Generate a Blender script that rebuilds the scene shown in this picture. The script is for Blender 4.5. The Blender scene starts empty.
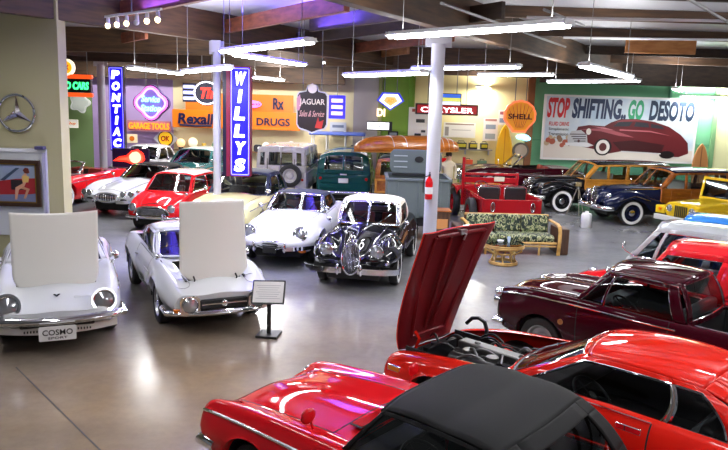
import bpy, bmesh, math, random
from mathutils import Vector, Matrix
random.seed(7)
PI = math.pi
scene = bpy.context.scene
COL = scene.collection
R = math.radians

# ------------------------------------------------------------------ materials
MATS = {}
def srgb(h):
    h = h.lstrip('#'); o = []
    for i in (0, 2, 4):
        c = int(h[i:i+2], 16) / 255
        o.append(c / 12.92 if c <= .04045 else ((c + .055) / 1.055) ** 2.4)
    return tuple(o)
def pm(name, col, rough=.5, metal=0, coat=0, emit=None, estr=0, bump=None, vary=None, ior=1.5):
    if name in MATS: return MATS[name]
    if isinstance(col, str): col = srgb(col)
    m = bpy.data.materials.new(name); m.use_nodes = True
    nt = m.node_tree; b = nt.nodes['Principled BSDF']
    b.inputs['Base Color'].default_value = (*col, 1); b.inputs['Roughness'].default_value = rough
    b.inputs['Metallic'].default_value = metal; b.inputs['Coat Weight'].default_value = coat
    b.inputs['Coat Roughness'].default_value = .04; b.inputs['IOR'].default_value = ior
    if emit is not None:
        if isinstance(emit, str): emit = srgb(emit)
        b.inputs['Emission Color'].default_value = (*emit, 1); b.inputs['Emission Strength'].default_value = estr
    if bump:
        tc = nt.nodes.new('ShaderNodeTexCoord'); nz = nt.nodes.new('ShaderNodeTexNoise'); bp = nt.nodes.new('ShaderNodeBump')
        nz.inputs['Scale'].default_value = bump[0]; bp.inputs['Strength'].default_value = bump[1]; bp.inputs['Distance'].default_value = .01
        nt.links.new(tc.outputs['Object'], nz.inputs['Vector']); nt.links.new(nz.outputs['Fac'], bp.inputs['Height']); nt.links.new(bp.outputs['Normal'], b.inputs['Normal'])
    if vary:
        col2, sc, detail = vary
        if isinstance(col2, str): col2 = srgb(col2)
        tc = nt.nodes.new('ShaderNodeTexCoord'); nz = nt.nodes.new('ShaderNodeTexNoise'); cr = nt.nodes.new('ShaderNodeValToRGB'); mp = nt.nodes.new('ShaderNodeMapping')
        if isinstance(sc, (int, float)): sc = (sc, sc, sc)
        mp.inputs['Scale'].default_value = sc; nz.inputs['Scale'].default_value = 1; nz.inputs['Detail'].default_value = detail
        cr.color_ramp.elements[0].position = .35; cr.color_ramp.elements[1].position = .65
        cr.color_ramp.elements[0].color = (*col, 1); cr.color_ramp.elements[1].color = (*col2, 1)
        nt.links.new(tc.outputs['Object'], mp.inputs['Vector']); nt.links.new(mp.outputs['Vector'], nz.inputs['Vector']); nt.links.new(nz.outputs['Fac'], cr.inputs['Fac']); nt.links.new(cr.outputs['Color'], b.inputs['Base Color'])
    MATS[name] = m
    return m
def glass(name, tint, ior=1.5):
    if name in MATS: return MATS[name]
    if isinstance(tint, str): tint = srgb(tint)
    m = bpy.data.materials.new(name); m.use_nodes = True; nt = m.node_tree; nt.nodes.clear()
    o = nt.nodes.new('ShaderNodeOutputMaterial'); mx = nt.nodes.new('ShaderNodeMixShader'); tr = nt.nodes.new('ShaderNodeBsdfTransparent'); gl = nt.nodes.new('ShaderNodeBsdfGlossy'); fr = nt.nodes.new('ShaderNodeFresnel')
    tr.inputs['Color'].default_value = (*tint, 1); gl.inputs['Roughness'].default_value = .02; fr.inputs['IOR'].default_value = ior
    nt.links.new(fr.outputs['Fac'], mx.inputs['Fac']); nt.links.new(tr.outputs['BSDF'], mx.inputs[1]); nt.links.new(gl.outputs['BSDF'], mx.inputs[2]); nt.links.new(mx.outputs['Shader'], o.inputs['Surface'])
    MATS[name] = m
    return m
def paint(name, col, rough=.35):
    m = pm('paint_' + name, col, rough, 0, 1.0); b = m.node_tree.nodes['Principled BSDF']
    b.inputs['Specular IOR Level'].default_value = 0.0; b.inputs['Coat Roughness'].default_value = .03; b.inputs['Coat IOR'].default_value = 1.38
    return m

CHROME = pm('chrome', (.82, .83, .86), .07, 1)
STEEL = pm('brushed_steel', (.55, .56, .58), .3, 1)
BLACK = pm('black_trim', (.012, .012, .014), .4)
DARK = pm('dark_underbody', (.010, .010, .011), .7)
TRIMK = pm('cabin_trim', (.018, .017, .017), .6)
RUBBER = pm('tyre_rubber', (.014, .014, .015), .62)
WHITEW = pm('white_sidewall', (.82, .82, .80), .5)
SEAM = pm('panel_gap', (.008, .008, .008), .8)
GLASS = glass('clear_glass', (.62, .68, .70))
GLASSD = glass('smoked_glass', (.30, .33, .36))
LENS = pm('lamp_lens', (.42, .44, .47), .06, .7, .6)
AMBER = pm('amber_lens', '#e0760e', .2, 0, .5)
REDL = pm('red_lens', '#b00f10', .2, 0, .5)
WHITEP = pm('white_plastic', (.8, .8, .8), .4)

# ------------------------------------------------------------------ mesh builder
class MB:
    def __init__(s): s.v = []; s.f = []; s.m = []
    def add(s, vs, fs, mi=0, M=None):
        o = len(s.v)
        for p in vs:
            p = Vector(p)
            s.v.append(M @ p if M is not None else p)
        for f in fs: s.f.append([o + i for i in f]); s.m.append(mi)
        return s
    def box(s, c, d, mi=0, M=None):
        x, y, z = d[0] / 2, d[1] / 2, d[2] / 2
        vs = [Vector((c[0] + a * x, c[1] + b * y, c[2] + e * z)) for a in (-1, 1) for b in (-1, 1) for e in (-1, 1)]
        return s.add(vs, [(0, 1, 3, 2), (4, 6, 7, 5), (0, 4, 5, 1), (2, 3, 7, 6), (0, 2, 6, 4), (1, 5, 7, 3)], mi, M)
    def prism(s, poly, h, mi=0, M=None, z0=0):
        n = len(poly); vs = [(p[0], p[1], z0) for p in poly] + [(p[0], p[1], z0 + h) for p in poly]
        fs = [list(range(n))[::-1], list(range(n, 2 * n))] + [(i, (i + 1) % n, n + (i + 1) % n, n + i) for i in range(n)]
        return s.add(vs, fs, mi, M)
    def tube(s, pts, r, n=8, mi=0, closed=False, M=None, sy=1.0):
        pts = [Vector(p) for p in pts]; N = len(pts); vs = []; fs = []
        rr = r if isinstance(r, (list, tuple)) else [r] * N
        prev = None
        for i, p in enumerate(pts):
            a = pts[(i - 1) % N] if (closed or i > 0) else p; b = pts[(i + 1) % N] if (closed or i < N - 1) else p
            t = (b - a)
            if t.length < 1e-9: t = Vector((0, 0, 1))
            t.normalize()
            if prev is None:
                u = Vector((0, 0, 1)) if abs(t.z) < .9 else Vector((1, 0, 0))
            else: u = prev
            u = (u - t * u.dot(t))
            if u.length < 1e-6: u = t.orthogonal()
            u.normalize(); w = t.cross(u); prev = u
            for k in range(n):
                an = 2 * PI * k / n
                vs.append(p + (u * math.cos(an) * sy + w * math.sin(an)) * rr[i])
        m = N if closed else N - 1
        for i in range(m):
            j = (i + 1) % N
            for k in range(n): fs.append((i * n + k, i * n + (k + 1) % n, j * n + (k + 1) % n, j * n + k))
        if not closed: fs.append(list(range(n))[::-1]); fs.append([(N - 1) * n + k for k in range(n)])
        return s.add(vs, fs, mi, M)
    def lathe(s, prof, n=24, mi=0, M=None, arc=2 * PI):
        # prof: (r, h) about local Z
        vs = []; fs = []; P = len(prof); full = arc > 6.28
        m = n if full else n + 1
        for k in range(m):
            an = arc * k / n; c, q = math.cos(an), math.sin(an)
            for r, h in prof: vs.append((r * c, r * q, h))
        for k in range(n):
            k2 = (k + 1) % m
            for i in range(P - 1): fs.append((k * P + i, k2 * P + i, k2 * P + i + 1, k * P + i + 1))
        return s.add(vs, fs, mi, M)
    def cyl(s, c, r, h, n=16, mi=0, axis='z', r2=None, M=None):
        r2 = r if r2 is None else r2
        A = {'z': Matrix(), 'x': Matrix.Rotation(PI / 2, 4, 'Y'), 'y': Matrix.Rotation(-PI / 2, 4, 'X')}[axis]
        T = Matrix.Translation(Vector(c)) @ A
        if M is not None: T = M @ T
        return s.lathe([(0, -h / 2), (r, -h / 2), (r2, h / 2), (0, h / 2)], n, mi, T)
    def ell(s, c, rx, ry, rz, nu=16, nv=10, mi=0, M=None):
        T = Matrix.Translation(Vector(c)) @ Matrix.Diagonal((rx, ry, rz, 1))
        if M is not None: T = M @ T
        return s.lathe([(math.sin(PI * i / nv), -math.cos(PI * i / nv)) for i in range(nv + 1)], nu, mi, T)
    def grid(s, fn, nu, nv, mi=0, M=None):
        vs = [fn(i / nu, j / nv) for i in range(nu + 1) for j in range(nv + 1)]
        fs = [(i * (nv + 1) + j, (i + 1) * (nv + 1) + j, (i + 1) * (nv + 1) + j + 1, i * (nv + 1) + j + 1) for i in range(nu) for j in range(nv)]
        return s.add(vs, fs, mi, M)
    def sweep(s, pts, prof, mi=0, M=None, closed=False, up=(0, 0, 1)):
        # prof (side, up) polygon swept along pts, kept upright
        pts = [Vector(p) for p in pts]; N = len(pts); n = len(prof); vs = []; fs = []; up = Vector(up)
        for i, p in enumerate(pts):
            a = pts[(i - 1) % N] if (closed or i > 0) else p; b = pts[(i + 1) % N] if (closed or i < N - 1) else p
            t = (b - a).normalized(); sd = up.cross(t)
            if sd.length < 1e-6: sd = Vector((1, 0, 0))
            sd.normalize(); u2 = t.cross(sd)
            for q in prof: vs.append(p + sd * q[0] + u2 * q[1])
        for i in range(N if closed else N - 1):
            j = (i + 1) % N
            for k in range(n): fs.append((i * n + k, i * n + (k + 1) % n, j * n + (k + 1) % n, j * n + k))
        if not closed: fs.append(list(range(n))[::-1]); fs.append([(N - 1) * n + k for k in range(n)])
        return s.add(vs, fs, mi, M)
    def build(s, name, mats, parent=None, bevel=0, solid=0, ang=35, loc=None, rotz=None, merge=False, seg=2):
        me = bpy.data.meshes.new(name); me.from_pydata([tuple(p) for p in s.v], [], s.f)
        if not isinstance(mats, (list, tuple)): mats = [mats]
        for m in mats: me.materials.append(m)
        me.polygons.foreach_set('material_index', s.m)
        bm = bmesh.new(); bm.from_mesh(me)
        if merge: bmesh.ops.remove_doubles(bm, verts=bm.verts, dist=.0008)
        bmesh.ops.recalc_face_normals(bm, faces=bm.faces); bm.to_mesh(me); bm.free()
        me.polygons.foreach_set('use_smooth', [True] * len(me.polygons)); me.set_sharp_from_angle(angle=R(ang)); me.update()
        return link(name, me, parent, bevel, solid, loc, rotz, seg)
def link(name, me, parent=None, bevel=0, solid=0, loc=None, rotz=None, seg=2):
    o = bpy.data.objects.new(name, me); COL.objects.link(o)
    if parent is not None: o.parent = parent
    if loc is not None: o.location = loc
    if rotz is not None: o.rotation_euler = (0, 0, rotz)
    if bevel:
        b = o.modifiers.new('bevel', 'BEVEL'); b.width = bevel; b.segments = seg; b.limit_method = 'ANGLE'; b.angle_limit = R(40)
    if solid:
        b = o.modifiers.new('thick', 'SOLIDIFY'); b.thickness = abs(solid); b.offset = 0 if solid > 0 else -1
    return o
def tag(o, label=None, cat=None, group=None, kind=None):
    if label: o['label'] = label
    if cat: o['category'] = cat
    if group: o['group'] = group
    if kind: o['kind'] = kind
    return o
def thing(name, label, cat, loc=(0, 0, 0), rz=0, group=None):
    o = bpy.data.objects.new(name, None); COL.objects.link(o); o.location = loc; o.rotation_euler = (0, 0, rz); o.empty_display_size = .2
    return tag(o, label, cat, group)
def struct(name, mb, mats, **k):
    return tag(mb.build(name, mats, **k), kind='structure')
def copy_tree(o, parent=None):
    c = o.copy(); COL.objects.link(c); c.parent = parent
    for ch in list(o.children): copy_tree(ch, c)
    return c

def flat_text(body, bold=0, spacing=1.0):
    cu = bpy.data.curves.new('lettering', 'FONT'); cu.body = body; cu.offset = bold; cu.space_character = spacing; cu.resolution_u = 3
    o = bpy.data.objects.new('lettering', cu); COL.objects.link(o)
    dg = bpy.context.evaluated_depsgraph_get(); me = bpy.data.meshes.new_from_object(o.evaluated_get(dg))
    vs = [v.co.copy() for v in me.vertices]; fs = [list(p.vertices) for p in me.polygons]
    bpy.data.objects.remove(o); bpy.data.curves.remove(cu); bpy.data.meshes.remove(me)
    return vs, fs
def text_mb(mb, body, cx, cy, w=None, h=None, z=0, th=.01, mi=0, M=None, bold=0, shear=0, spacing=1.0):
    # lettering in the local XY plane (x right, y up), raised to z+th
    vs, fs = flat_text(body, bold, spacing)
    x0 = min(v.x for v in vs); x1 = max(v.x for v in vs); y0 = min(v.y for v in vs); y1 = max(v.y for v in vs)
    sx = w / (x1 - x0) if w else None; sy = h / (y1 - y0) if h else None
    sx = sx or sy; sy = sy or sx
    P = [((v.x - (x0 + x1) / 2) * sx + shear * (v.y - (y0 + y1) / 2) * sy + cx, (v.y - (y0 + y1) / 2) * sy + cy, z + th) for v in vs]
    n = len(P); Q = [(p[0], p[1], z) for p in P]
    edges = {}
    for f in fs:
        for a, b in zip(f, f[1:] + f[:1]): edges[(a, b)] = 1
    side = [(a, b, n + b, n + a) for (a, b) in edges if (b, a) not in edges]
    mb.add(P + Q, fs + side, mi, M)
    return mb
def wallM(x, y, z, rz=0, tilt=0):
    # frame whose local XY plane is a vertical board facing -Y (rz turns it)
    return Matrix.Translation((x, y, z)) @ Matrix.Rotation(rz, 4, 'Z') @ Matrix.Rotation(PI / 2 + tilt, 4, 'X')
def rrect(w, h, r, n=5, cx=0, cy=0):
    o = []
    for (sx, sy, a0) in ((1, 1, 0), (-1, 1, 90), (-1, -1, 180), (1, -1, 270)):
        for k in range(n + 1):
            a = R(a0 + 90 * k / n); o.append((cx + sx * (w / 2 - r) + r * math.cos(a), cy + sy * (h / 2 - r) + r * math.sin(a)))
    return o
def disc(r, n=28, cx=0, cy=0, sx=1, sy=1): return [(cx + r * sx * math.cos(2 * PI * k / n), cy + r * sy * math.sin(2 * PI * k / n)) for k in range(n)]

# ------------------------------------------------------------------ camera
F, PITCH, ROLL, H = 705.0, .1701, .0315, 3.19
cam = bpy.data.cameras.new('camera'); co = bpy.data.objects.new('camera', cam); COL.objects.link(co)
cam.sensor_fit = 'HORIZONTAL'; cam.sensor_width = 36; cam.lens = 36 * F / 728; cam.clip_start = .05; cam.clip_end = 200
co.matrix_world = Matrix.Translation((0, 0, H)) @ Matrix.Rotation(PI / 2 - PITCH, 4, 'X') @ Matrix.Rotation(ROLL, 4, 'Z')
scene.camera = co
def ray(px, py):
    u, v = px - 364, py - 225; cr, sr = math.cos(ROLL), math.sin(ROLL)
    ix = u * cr + v * sr; iy = -u * sr + v * cr; ct, st = math.cos(PITCH), math.sin(PITCH)
    return Vector((ix, F * ct - iy * st, -F * st - iy * ct))
def at(px, py, Y):
    d = ray(px, py); t = Y / d.y; return Vector((d.x * t, Y, H + d.z * t))
def atz(px, py, z=0):
    d = ray(px, py); t = (z - H) / d.z; return Vector((d.x * t, d.y * t, z))
# ------------------------------------------------------------------ car building
def pchip(xs, ys):
    n = len(xs); h = [xs[i + 1] - xs[i] for i in range(n - 1)]; d = [(ys[i + 1] - ys[i]) / h[i] for i in range(n - 1)]; m = [0.0] * n
    for i in range(1, n - 1):
        if d[i - 1] * d[i] > 0:
            w1 = 2 * h[i] + h[i - 1]; w2 = h[i] + 2 * h[i - 1]; m[i] = (w1 + w2) / (w1 / d[i - 1] + w2 / d[i])
    m[0] = d[0]; m[-1] = d[-1]
    def f(x):
        x = min(max(x, xs[0]), xs[-1]); i = 0
        while i < n - 2 and x > xs[i + 1]: i += 1
        t = (x - xs[i]) / h[i]; t2 = t * t; t3 = t2 * t
        return (2 * t3 - 3 * t2 + 1) * ys[i] + (t3 - 2 * t2 + t) * h[i] * m[i] + (-2 * t3 + 3 * t2) * ys[i + 1] + (t3 - t2) * h[i] * m[i + 1]
    return f
class Body:
    # keys: (x, wsill,zsill, wmid,zmid, wsh,zsh, win,zin, ztop); v runs 0 sill, 1 flank, 2 shoulder, 3 inner, 4 centre line
    def __init__(s, keys, arches=(), tens=.5):
        keys = sorted(keys); s.x0, s.x1 = keys[0][0], keys[-1][0]; xs = [k[0] for k in keys]
        s.f = [pchip(xs, [k[i] for k in keys]) for i in range(1, 10)]; s.arches = arches; s.tens = tens
    def pos(s, x, v, side=1):
        q = [f(x) for f in s.f]
        P = [(q[0], q[1]), (q[2], q[3]), (q[4], q[5]), (q[6], q[7]), (0, q[8])]
        P = [(2 * P[0][0] - P[1][0], 2 * P[0][1] - P[1][1])] + P + [(-q[6], q[7])]
        i = min(int(v), 3); t = v - i; a, b, c, d = P[i], P[i + 1], P[i + 2], P[i + 3]; k = s.tens
        def cr(p0, p1, p2, p3):
            m1 = k * (p2 - p0); m2 = k * (p3 - p1); t2 = t * t; t3 = t2 * t
            return (2 * t3 - 3 * t2 + 1) * p1 + (t3 - 2 * t2 + t) * m1 + (-2 * t3 + 3 * t2) * p2 + (t3 - t2) * m2
        y = cr(a[0], b[0], c[0], d[0]); z = cr(a[1], b[1], c[1], d[1])
        if v < 2:
            for (xc, zc, r) in s.arches:
                if abs(x - xc) < r:
                    za = zc + math.sqrt(r * r - (x - xc) ** 2)
                    if za > z: z = min(za, q[5] - .02 * (2 - v))
        return Vector((x, y * side, z))
    def build(s, name, mats, parent, panels=(), nx=70, nv=22, opened=(), two=None, solid=0, cut=None, lin=None):
        # panels: (name, xa, xb, va, vb, open?) ; returns dict name -> list of MB
        xs = [s.x0 + (s.x1 - s.x0) * i / nx for i in range(nx + 1)]; e = .007
        ext = [.02, .045]
        xs += [s.x0 + d for d in ext] + [s.x1 - d for d in ext]
        for (xc, zc, r) in s.arches: xs += [xc - r + 1e-4, xc + r - 1e-4, xc - r - 2e-3, xc + r + 2e-3, xc - r * .97, xc + r * .97, xc - r * .9, xc + r * .9]
        for p in panels: xs += [p[1] - e, p[1] + e, p[2] - e, p[2] + e]
        if cut: xs += [cut[0], cut[1]]
        xs = sorted(x for x in xs if s.x0 <= x <= s.x1)
        o = [xs[0]]
        for x in xs[1:]:
            if x - o[-1] > .0015: o.append(x)
        xs = o
        vs = [4 * j / nv for j in range(nv + 1)]; ev = .02
        for p in panels:
            for v in (p[3], p[4]):
                if v < 4: vs += [v - ev, v + ev]
        if two: vs.append(two)
        vs = sorted(v for v in vs if 0 <= v <= 4); o = [vs[0]]
        for v in vs[1:]:
            if v - o[-1] > .004: o.append(v)
        vs = o; rows = [(v, 1) for v in vs] + [(v, -1) for v in vs[-2::-1]]
        P = [[s.pos(x, v, sd) for (v, sd) in rows] for x in xs]; nr = len(rows)
        out = {}; body = MB(); idx = lambda i, j: i * nr + j
        body.v = [p for row in P for p in row]
        for i in range(len(xs) - 1):
            xm = (xs[i] + xs[i + 1]) / 2
            for j in range(nr - 1):
                vm = (rows[j][0] + rows[j + 1][0]) / 2; sd = 1 if rows[j][1] + rows[j + 1][1] > 0 or (rows[j][1] == 1) else -1
                if rows[j][1] == 1 and rows[j + 1][1] == -1: sd = 1
                mi = 0; dest = None
                if cut and cut[0] < xm < cut[1] and vm > (cut[2] if len(cut) > 2 else 2.32): continue
                for p in panels:
                    if p[1] - e * 1.01 < xm < p[2] + e * 1.01 and (p[3] - ev * 1.01 < vm) and (vm < p[4] + ev * 1.01 or p[4] >= 4):
                        inside = p[1] + e * .99 < xm < p[2] - e * .99 and p[3] + ev * .99 < vm and (vm < p[4] - ev * .99 or p[4] >= 4)
                        if inside: dest = (p[0], 0 if p[4] >= 4 else sd)
                        else: mi = 2 if p[0] not in opened else 0
                        break
                f = (idx(i, j), idx(i + 1, j), idx(i + 1, j + 1), idx(i, j + 1))
                if mi == 0 and two is not None and vm < two: mi = 1
                if dest:
                    mb = out.setdefault(dest, MB()); mb.add([body.v[k] for k in f], [(0, 1, 2, 3)], 1 if (two is not None and vm < two) else 0)
                else: body.f.append(f); body.m.append(mi)
        for i in (0, len(xs) - 1):
            c = sum((P[i][j] for j in range(nr)), Vector()) / nr; ci = len(body.v); body.v.append(c)
            for j in range(nr): body.f.append((idx(i, j), idx(i, (j + 1) % nr), ci)); body.m.append(0)
        if not isinstance(mats, (list, tuple)): mats = [mats, mats]
        s.mats = list(mats) + [SEAM]
        s.obj = body.build(name, s.mats, parent, ang=50, merge=True)
        if cut:
            li = MB(); va = (cut[2] if len(cut) > 2 else 2.32)
            def lp(a, v, sd): p = s.pos(cut[0] + (cut[1] - cut[0]) * a, v, sd); return Vector((p.x, p.y - sd * .03, p.z - .012))
            for sd in (1, -1): li.grid(lambda a, q: lp(a, .3 + (va - .3) * q, sd), 20, 12)
            z0 = .34
            li.add([lp(0, .3, 1), lp(0, .3, -1), lp(1, .3, -1), lp(1, .3, 1)], [(0, 1, 2, 3)])
            for a in (0, 1): li.add([lp(a, .3, 1), lp(a, va, 1), lp(a, va, -1), lp(a, .3, -1)], [(0, 1, 2, 3)])
            li.build('cabin_lining', lin or TRIMK, parent, ang=60)
        s.parts = {}
        for (nm, sd), mb in out.items():
            if nm in opened: s.parts[(nm, sd)] = mb; continue
            s.parts[(nm, sd)] = mb.build(nm, s.mats, parent, ang=50, merge=True)
        return s.obj
    def nose(s, y, z):
        y = abs(y); x = s.x1
        while x > s.x0:
            P = [s.pos(x, 4 * k / 24, 1) for k in range(25)]; Q = [(p.y, p.z) for p in P] + [(-p.y, p.z) for p in P[::-1]]; c = False; n = len(Q)
            for i in range(n):
                (y1, z1), (y2, z2) = Q[i], Q[i - 1]
                if (z1 > z) != (z2 > z) and y < (y2 - y1) * (z - z1) / (z2 - z1) + y1: c = not c
            if c: return x
            x -= .01
        return s.x1
    def strip(s, mb, xa, xb, v, side, prof=(.012, .006), n=24, mi=0, dv=0, out=.004):
        pts = []
        for k in range(n + 1):
            x = xa + (xb - xa) * k / n; vv = v + dv * k / n; p = s.pos(x, vv, side); q = s.pos(x, vv + .08, side) - s.pos(x, vv - .08, side)
            nrm = Vector((0, q.z * side, -q.y * side)); 
            if nrm.length < 1e-6: nrm = Vector((0, side, 0))
            nrm.normalize()
            if nrm.y * side < -.2: nrm = -nrm
            pts.append(p + nrm * out)
        a, b = prof
        mb.tube(pts, a, 6, mi)

WCACHE = {}
def wheel(parent, x, y, r, w, side, kind='steel', rimc=None, tilt=0):
    key = (round(r, 3), round(w, 3), kind)
    if key not in WCACHE:
        t = MB(); hw = w / 2; ri = r * (.66 if kind not in ('jeep',) else .6)
        t.lathe([(ri, -hw * .8), (ri + .02, -hw), (r * .9, -hw), (r - .006, -hw * .8), (r, -hw * .55), (r, hw * .55), (r - .006, hw * .8), (r * .9, hw), (ri + .02, hw), (ri, hw * .8), (ri - .01, 0), (ri, -hw * .8)], 36)
        rim = MB(); m = rim
        m.lathe([(0, -.02), (ri * .55, -.02), (ri * .8, -.005 + hw * .1), (ri * .86, hw * .35), (ri * .99, hw * .7), (ri * 1.02, hw * .86), (ri * .96, hw * .9), (ri * .9, hw * .7), (ri * .82, hw * .1)], 32)
        if kind == 'wire':
            for k in range(36):
                a = 2 * PI * k / 36; b = a + (.5 if k % 2 else -.5)
                m.tube([(.035 * math.cos(a), .035 * math.sin(a), hw * .75), (ri * .93 * math.cos(b), ri * .93 * math.sin(b), hw * (.1 if k % 4 < 2 else .5))], .004, 5, 1)
        elif kind == 'slot':
            for k in range(10):
                a = 2 * PI * k / 10; m.cyl((ri * .66 * math.cos(a), ri * .66 * math.sin(a), hw * .1), ri * .11, .03, 10, 2)
        elif kind in ('steel', 'jeep', 'white'):
            for k in range(5):
                a = 2 * PI * k / 5; m.cyl((ri * .4 * math.cos(a), ri * .4 * math.sin(a), -.01), .014, .03, 6, 1)
        cap = MB(); cr = ri * (.52 if kind in ('steel', 'white', 'jeep') else .2 if kind in ('wire', 'slot') else .62)
        cap.lathe([(0, hw * .95), (cr * .35, hw * .93), (cr * .75, hw * .7), (cr, hw * .15), (cr, -.01)], 24)
        if kind in ('wire',): cap.box((0, 0, hw * .95), (cr * 2.2, .03, .03)); 
        ww = None
        if kind in ('white',):
            ww = MB(); ww.lathe([(ri + .01, hw * 1.0), (ri + .02, hw + .004), (r * .9, hw + .004), (r * .905, hw)], 36)
            ww.lathe([(ri + .01, hw * .99), (ri + .02, hw - .002)], 36)
        WCACHE[key] = (t, rim, cap, ww, [None] * 4)
    t, rim, cap, ww, me = WCACHE[key]
    rm = rimc or STEEL
    o = (t.build('wheel', RUBBER, parent) if me[0] is None else link('wheel', me[0], parent))
    me[0] = o.data; o.location = (x, y, r)
    o.rotation_euler = (-PI / 2 * side, 0, 0)
    a = rim.build('wheel_rim', [rm, CHROME if kind != 'jeep' else STEEL, DARK], o); b = cap.build('hubcap', CHROME if kind != 'jeep' else rm, o)
    if ww: ww.build('whitewall', WHITEW, o)
    return o

class Cabin:
    """windscreen, side windows, rear window and roof between a belt line and a roof line"""
    def __init__(s, wb, wt, rt, rb, crown=.05, cx=.03, bow=.1, rbow=.06, bulge=.03, rbulge=.02, p=3.5, zf=0):
        s.wb, s.wt, s.rt, s.rb = wb, wt, rt, rb; s.crown, s.cx, s.bow, s.rbow, s.bulge, s.rbulge, s.p, s.zf = crown, cx, bow, rbow, bulge, rbulge, p, zf
    def B(s, k, sd):
        a, b = s.wb, s.rb; return Vector((a[0] + (b[0] - a[0]) * k, sd * (a[1] + (b[1] - a[1]) * k + s.bulge * 4 * k * (1 - k)), a[2] + (b[2] - a[2]) * k))
    def T(s, u, v):
        a, b = s.wt, s.rt; hw = a[1] + (b[1] - a[1]) * u + s.rbulge * 4 * u * (1 - u); av = abs(v)
        x = a[0] + (b[0] - a[0]) * u + (s.bow * .7 * (1 - av ** 2) * (1 - u) ** 2) - (s.rbow * .7 * (1 - av ** 2) * u ** 2)
        return Vector((x, v * hw, a[2] + (b[2] - a[2]) * u + s.cx * 4 * u * (1 - u) + s.crown * (1 - av ** s.p)))
    def side(s, k, t, sd):
        p = s.B(k, sd); q = s.T(k, sd); r = p.lerp(q, t); r.y += sd * .025 * 4 * t * (1 - t); return r
    def front(s, v, t):
        v = v * 2 - 1; a = s.wb; p = Vector((a[0] + s.bow * (1 - v * v), v * a[1], a[2] + s.zf * (1 - v * v))); return p.lerp(s.T(0, v), t)
    def rear(s, v, t):
        v = v * 2 - 1; a = s.rb; p = Vector((a[0] - s.rbow * (1 - v * v), v * a[1], a[2])); r = p.lerp(s.T(1, v), t); r.x -= .03 * 4 * t * (1 - t); r.z += .02 * 4 * t * (1 - t); return r
    @staticmethod
    def skin(fn, ss, ts, holes, mb, mi=0, n=4):
        """ss: list of (s_bottom, s_top); ts: list; holes: {(i,j)} -> list of quads grids for glass"""
        G = []; ss = [(q if isinstance(q, (tuple, list)) else (q, q)) for q in ss]
        def P(i, j, a, b):
            t = ts[j] + (ts[j + 1] - ts[j]) * b
            l = ss[i][0] + (ss[i][1] - ss[i][0]) * t; r = ss[i + 1][0] + (ss[i + 1][1] - ss[i + 1][0]) * t
            return fn(l + (r - l) * a, t)
        for i in range(len(ss) - 1):
            for j in range(len(ts) - 1):
                if (i, j) in holes: G.append(lambda a, b, i=i, j=j: P(i, j, a, b)); G[-1].pillar = isinstance(holes, dict) and holes[(i, j)] == 'p'
                else: mb.grid(lambda a, b: P(i, j, a, b), n, n, mi)
        return G
    def build(s, parent, roofm, ws=None, sides=None, rear=None, roof='roof', gl=None, trim=None, tr=.009, solid=.02, nu=16, nv=18, frame=None, ripple=None, noroof=False):
        """ws/rear: (ss, ts, holes); sides: (ss, ts, holes)"""
        gl = gl or GLASS; sk = MB(); gs = []
        if not noroof:
            fnr = (lambda a, b: s.T(a, b * 2 - 1)) if not ripple else (lambda a, b: s.T(a, b * 2 - 1) + Vector((0, 0, ripple(a))))
            rf = MB(); rf.grid(fnr, nu, nv); rf.build(roof, roofm, parent, solid=solid, ang=60)
        if ws:
            for g in s.skin(s.front, *ws, sk, n=8): gs.append(('windshield', g, 12))
        if sides:
            for sd in (1, -1):
                for g in s.skin(lambda k, t, sd=sd: s.side(k, t, sd), *sides, sk, n=6): gs.append(('side_window', g, 6))
        if rear:
            for g in s.skin(s.rear, *rear, sk, n=8): gs.append(('rear_window', g, 10))
        if sk.v: sk.build('window_pillars', frame or roofm, parent, solid=solid, ang=50)
        for nm, g, n in gs:
            if g.pillar: MB().grid(g, 6, 6).build('door_pillar', pm('pillar_grey', (.20, .16, .14), .35, .4), parent, solid=.02, ang=60); continue
            o = MB().grid(g, n, n).build(nm, gl, parent, ang=60)
            if trim:
                pts = [g(a / 8, 0) for a in range(8)] + [g(1, b / 8) for b in range(8)] + [g(1 - a / 8, 1) for a in range(8)] + [g(0, 1 - b / 8) for b in range(8)]
                MB().tube(pts, tr, 6, closed=True).build('window_trim', trim, o)

WS = ([0, .05, .95, 1], [0, .05, .93, 1], {(1, 1)})
REARW = ([0, .12, .88, 1], [0, .15, .85, 1], {(1, 1)})

def rotm(p, axis, ang): return Matrix.Translation(p) @ Matrix.Rotation(ang, 4, axis) @ Matrix.Translation(-Vector(p))

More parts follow.
